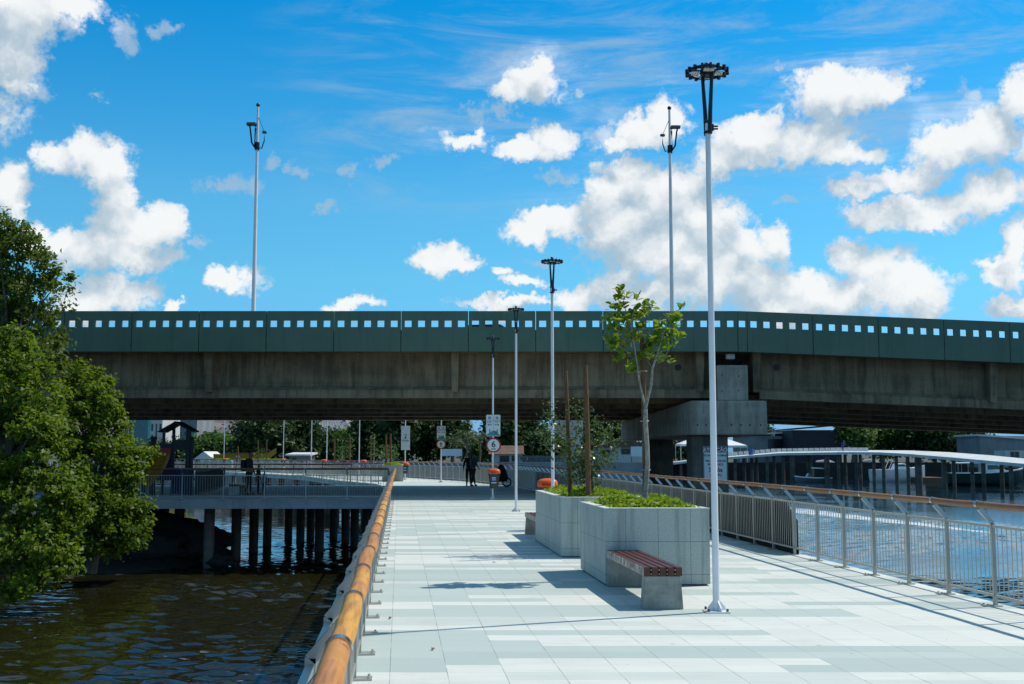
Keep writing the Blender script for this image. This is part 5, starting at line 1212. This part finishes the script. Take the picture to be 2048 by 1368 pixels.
# cable-stayed bridge in the distance
cb = thing('cable_bridge', 'white cable stayed bridge far beyond the trees', 'bridge', (at(640, 880, 520).x, 520, 0))
tp = at(632, 760, 520); MB().beam((tp.x, 520, -2), tp, 3, 3).build('pylon', 'wall white', cb, smooth=False)
a, b = at(520, 866, 520), at(760, 866, 520); MB().span((a.x, 516, a.z - 1.2), (b.x, 524, a.z)).build('deck', 'wall white', cb, smooth=False)
for i in range(12):
    e = at(640 + i * 6.4, 865, 520); MB().tube([(tp.x, 519, tp.z), (e.x, 519, e.z)], .28, 6).build('cable', 'tent white', cb)

# pier on the right: ribbon deck on piles
def pz(px, py, Y): return at(px, py, Y)
pr = thing('pier', 'long white pier on paired concrete piles sweeping across the right of the river', 'pier', (at(1700, 905, 160).x, 160, 0))
front = [(960, 929.5, 190), (1150, 930.5, 189), (1290, 931, 187), (1344, 925, 184), (1384, 920.5, 182), (1460, 914, 178), (1560, 906, 172), (1700, 904, 164), (1760, 904.5, 158), (1820, 908, 151), (1900, 914.5, 141), (1980, 921.5, 132), (2048, 927.5, 125), (2250, 946, 108)]
back = [(960, 927, 195), (1150, 927.5, 194), (1290, 928, 192), (1344, 922.5, 189), (1384, 918.5, 187), (1460, 912, 183), (1560, 903.5, 177), (1700, 900.5, 169), (1760, 900.5, 163), (1820, 901, 156.5), (1900, 904.5, 147), (1980, 910.5, 138), (2048, 917, 131), (2250, 932, 114)]
Fp = [at(*q) for q in front]; Bp = [at(*q) for q in back]; mb = MB(); n = len(Fp); V = []
for f_, b_ in zip(Fp, Bp): V += [f_, b_, b_ - Vector((0, 0, .36)), f_ - Vector((0, 0, .36))]
F = []
for i in range(n - 1):
    o_ = i * 4; F += [(o_, o_ + 4, o_ + 5, o_ + 1), (o_ + 3, o_ + 2, o_ + 6, o_ + 7), (o_, o_ + 3, o_ + 7, o_ + 4), (o_ + 1, o_ + 5, o_ + 6, o_ + 2)]
mb.add(V, F).build('deck', 'far deck concrete', pr, smooth=False)
def pier_front(px):
    for a, b in zip(front[:-1], front[1:]):
        if a[0] <= px <= b[0]:
            q = (px - a[0]) / (b[0] - a[0]); return at(px, a[1] + (b[1] - a[1]) * q, a[2] + (b[2] - a[2]) * q)
for px, wide in ((1060, 1), (1120, 1), (1180, 1), (1250, 1), (1362, 1), (1470, 1), (1488, 1), (1503, 1), (1513, 1), (1534, 1), (1548, 1), (1566, 1), (1582, 1), (1586, 1), (1615, 1), (1621, 1), (1653, 1.7), (1676, 1), (1690, 1), (1712, 1), (1720, 1), (1747, 1), (1766, 1), (1792, 1), (1815, 1), (1836, 2.0), (1887, 1.3), (1907, 1), (1943.5, 1), (1966, 1), (2002.6, 1), (2021, 1), (2070, 1), (2100, 1)):
    q = pier_front(px); dy = 1.0 if random.random() < .5 else 3.2
    MB().tube([(q.x * (1 + dy / q.y), q.y + dy, -4.2), (q.x * (1 + dy / q.y), q.y + dy, q.z - .32)], .24 * wide, 12).build('pile', 'pile concrete', pr)
for i in range(26):
    px = 1470 + i * 11.2; q = pier_front(px); MB().box((q.x, q.y + 4.2, q.z + .42), (.72, .1, .5)).build('kerb_block', 'far deck concrete', pr, smooth=False)
q = pier_front(1694); person(q.x, q.y + 2, q.z, 1.7, R(-60), 'worker in blue bending forward on the white pier', 'cloth blue', 'cloth blue', .1, ((.2, .35, .75), (.2, .35, .75)), .35, hair='sign white')
q = pier_front(1508); MB().lathe([(.34, 0), (.38, .1), (.38, .85), (.34, .95)], (q.x, q.y + 2, q.z), 14).build('barrel', 'barrel blue'); tag(bpy.data.objects['barrel'], 'blue barrel standing on the white pier at its left', 'barrel', 'blue barrels on the pier')
q = pier_front(1268); b_ = MB().lathe([(.34, 0), (.38, .1), (.38, .95), (.34, 1.05)], (q.x, q.y + 2, q.z), 14).build('barrel', 'barrel blue'); tag(b_, 'blue barrel on the pier in front of the white board', 'barrel', 'blue barrels on the pier')
for px, lab in ((1018, 'dark mooring post on the pier left of the street lamp'), (1049, 'dark mooring post on the pier between two street lamps'), (1097, 'dark mooring post on the pier behind the shrub')):
    q = pier_front(px); o = MB().tube([(q.x, q.y - .5, -4), (q.x, q.y - .5, q.z + 1.3)], .28, 10).build('mooring_post', 'black metal'); tag(o, lab, 'post', 'mooring posts of the pier')
# wooden landing between the boats
a, b = at(1836, 960, 168), at(1892, 960, 168); MB().span((a.x, 168, WZ), (b.x, 174, WZ + .75)).build('landing', 'wood brown', None, smooth=False); tag(bpy.data.objects['landing'], 'low brown wooden landing between the white cruiser and the green boat', 'landing')

def boat(px0, px1, ywl, label, hull='boat white', kind='cruiser', bow=1, hh=None, cover='boat cover'):
    p = (px0 + px1) / 2; c = G(p, ywl, WZ); Y = c.y; L = (px1 - px0) / FPX * Y; x = c.x; h = hh or L * .13
    t = thing('boat', label, 'boat', (x, Y, WZ), 'boats moored behind the pier'); sgn = bow
    st_ = [(-.5, .30, .0, 1.0), (-.3, .36, .0, 1.0), (0, .37, .0, 1.02), (.25, .30, .02, 1.12), (.42, .14, .15, 1.25), (.5, .01, .5, 1.35)]
    V = []; wb = L * .42
    for u, wv_, kz, top in st_:
        X = x + sgn * u * L; w = wv_ * wb; V += [(X, Y - w, WZ + h * top), (X, Y - w * .72, WZ + h * .25 + kz * h), (X, Y, WZ - .25 + kz * h * 1.2), (X, Y + w * .72, WZ + h * .25 + kz * h), (X, Y + w, WZ + h * top)]
    F = [(i * 5 + k, i * 5 + k + 1, i * 5 + 5 + k + 1, i * 5 + 5 + k) for i in range(5) for k in range(4)] + [(0, 4, 3, 2, 1)] + [(i * 5 + 4, i * 5, i * 5 + 5, i * 5 + 9) for i in range(5)]
    MB().add(V, F).build('hull', hull, t)
    X = lambda u: x + sgn * u * L
    if hull != 'boat white':
        mb = MB()
        for i in range(5): mb.beam((V[i * 5][0], V[i * 5][1] - .02, V[i * 5][2]), (V[i * 5 + 5][0], V[i * 5 + 5][1] - .02, V[i * 5 + 5][2]), .14, .16)
        mb.build('gunwale', 'boat white', t, smooth=False)
    z = WZ + h; w = wb * .26
    def solid(poly, ww, m, nm): MB().ext([(X(u), Y - ww, z + v * L) for u, v in poly], (0, 2 * ww, 0)).build(nm, m, t, smooth=False, bevel=.03)
    if kind == 'cruiser':
        solid([(-.1, 0), (-.05, .10), (.1, .115), (.22, .03), (.32, .02)], w, 'boat white', 'cabin'); solid([(-.03, .055), (-.02, .085), (.08, .09), (.16, .05)], w + .02, 'boat glass', 'window')
        MB().tube([(X(-.2), Y - w, z), (X(-.12), Y - w, z + .17 * L), (X(-.12), Y + w, z + .17 * L), (X(-.2), Y + w, z)], .05, 6).build('arch', 'boat white', t)
    elif kind == 'yacht':
        solid([(-.02, 0), (-.02, .12), (.14, .12), (.26, .01)], w, 'boat white', 'cabin'); solid([(.0, .04), (.0, .10), (.13, .10), (.2, .045)], w + .02, 'boat glass', 'window')
        solid([(-.4, .115), (-.4, .13), (.16, .145), (.16, .125)], w * 1.15, 'boat white', 'canopy')
        for u in (-.38, -.25, -.12):
            for s in (-1, 1): MB().cyl((X(u), Y + s * w, z), (X(u), Y + s * w, z + .12 * L), .04, n=6).build('canopy_post', 'steel', t)
        solid([(-.05, .16), (-.05, .175), (.1, .18), (.1, .165)], w, 'boat white', 'upper_canopy')
    elif kind == 'speed':
        solid([(.04, .0), (.1, .12), (.13, .12), (.2, .0)], w, 'boat glass', 'windshield'); solid([(-.32, .24), (-.32, .27), (.02, .29), (.02, .25)], w, 'boat white', 'canopy')
        for u in (-.3, .0): MB().cyl((X(u), Y - w, z), (X(u), Y - w, z + .25 * L), .035, n=6).build('canopy_post', 'steel', t)
    elif kind == 'covered':
        V = []
        for u, hgt in ((-.5, .10), (-.42, .30), (-.1, .36), (.05, .32), (.3, .2), (.46, .06)):
            for a_ in range(7):
                th_ = math.pi * a_ / 6; V.append((X(u), Y - math.cos(th_) * wb * .36, z + .02 + math.sin(th_) ** .6 * hgt * L * .9 + .05 * wob(u * 9, a_, 1.1)))
        MB().add(V, [(i * 7 + k, i * 7 + k + 1, i * 7 + 8 + k, i * 7 + 7 + k) for i in range(5) for k in range(6)]).build('cover', cover, t)
    return t
boat(1590, 1662, 965, 'small dark grey speedboat with white canopy and green windshield', 'boat grey', 'speed', -1)
boat(1628, 1690, 958, 'boat under a pale grey cover behind the grey speedboat', 'boat grey', 'covered', 1, 1.6)
boat(1690, 1735, 957, 'small boat under a dark grey cover between two taller covered ones', 'boat grey', 'covered', 1, 1.2)
boat(1722, 1772, 956, 'boat under a bluish grey cover behind the white cruiser', 'boat white', 'covered', 1, 1.9)
boat(1742, 1850, 964, 'white cabin cruiser moored at the landing', 'boat white', 'cruiser', 1, 1.9)
boat(1893, 2046, 972, 'long dark green motor boat with white canopy', 'boat green', 'yacht', 1, 1.75)
boat(1326, 1372, 955, 'small white boat seen between the bridge columns', 'boat white', 'speed', 1)
# yellow wooden boat on the left far bank
p = at(490, 919, 150); t = thing('wooden_boat', 'yellow wooden boat with raised bow on the far left bank', 'boat', (p.x, 150, 0)); z0 = at(490, 920, 150).z; Lb = 124 / FPX * 150; V = []
for u, w, zz, tp_ in ((-.5, .3, 0, .8), (-.3, .9, 0, .75), (.2, .9, 0, .75), (.38, .6, .15, .95), (.5, .05, .9, 1.6)):
    X = p.x + u * Lb; V += [(X, 150 - w, z0 + tp_), (X, 150 - w * .6, z0 + zz), (X, 150 + w * .6, z0 + zz), (X, 150 + w, z0 + tp_)]
MB().add(V, [(i * 4 + k, i * 4 + k + 1, i * 4 + 5 + k, i * 4 + 4 + k) for i in range(4) for k in range(3)] + [(0, 3, 2, 1)]).build('hull', 'yellow hull', t)
MB().box((p.x - .1 * Lb, 150, z0 + .85), (Lb * .5, 1.2, .25)).build('deck', 'wood brown', t, smooth=False)
MB().box((p.x, 150, z0 - .35), (Lb * .7, .8, .7)).build('cradle', 'wood brown', t, smooth=False)
# quay wall on the far left bank behind the boardwalk
o = MB().span((-70, 149.2, -3), (20, 149.9, .55)).build('quay_wall', 'wall grey', smooth=False); tag(o, 'low grey quay wall along the far left bank', 'wall')
o = MB().span((24, 186.5, -3.2), (75, 187.5, .25)).build('quay_wall', 'rock', smooth=False); tag(o, 'dark low quay wall behind the moored boats', 'wall')
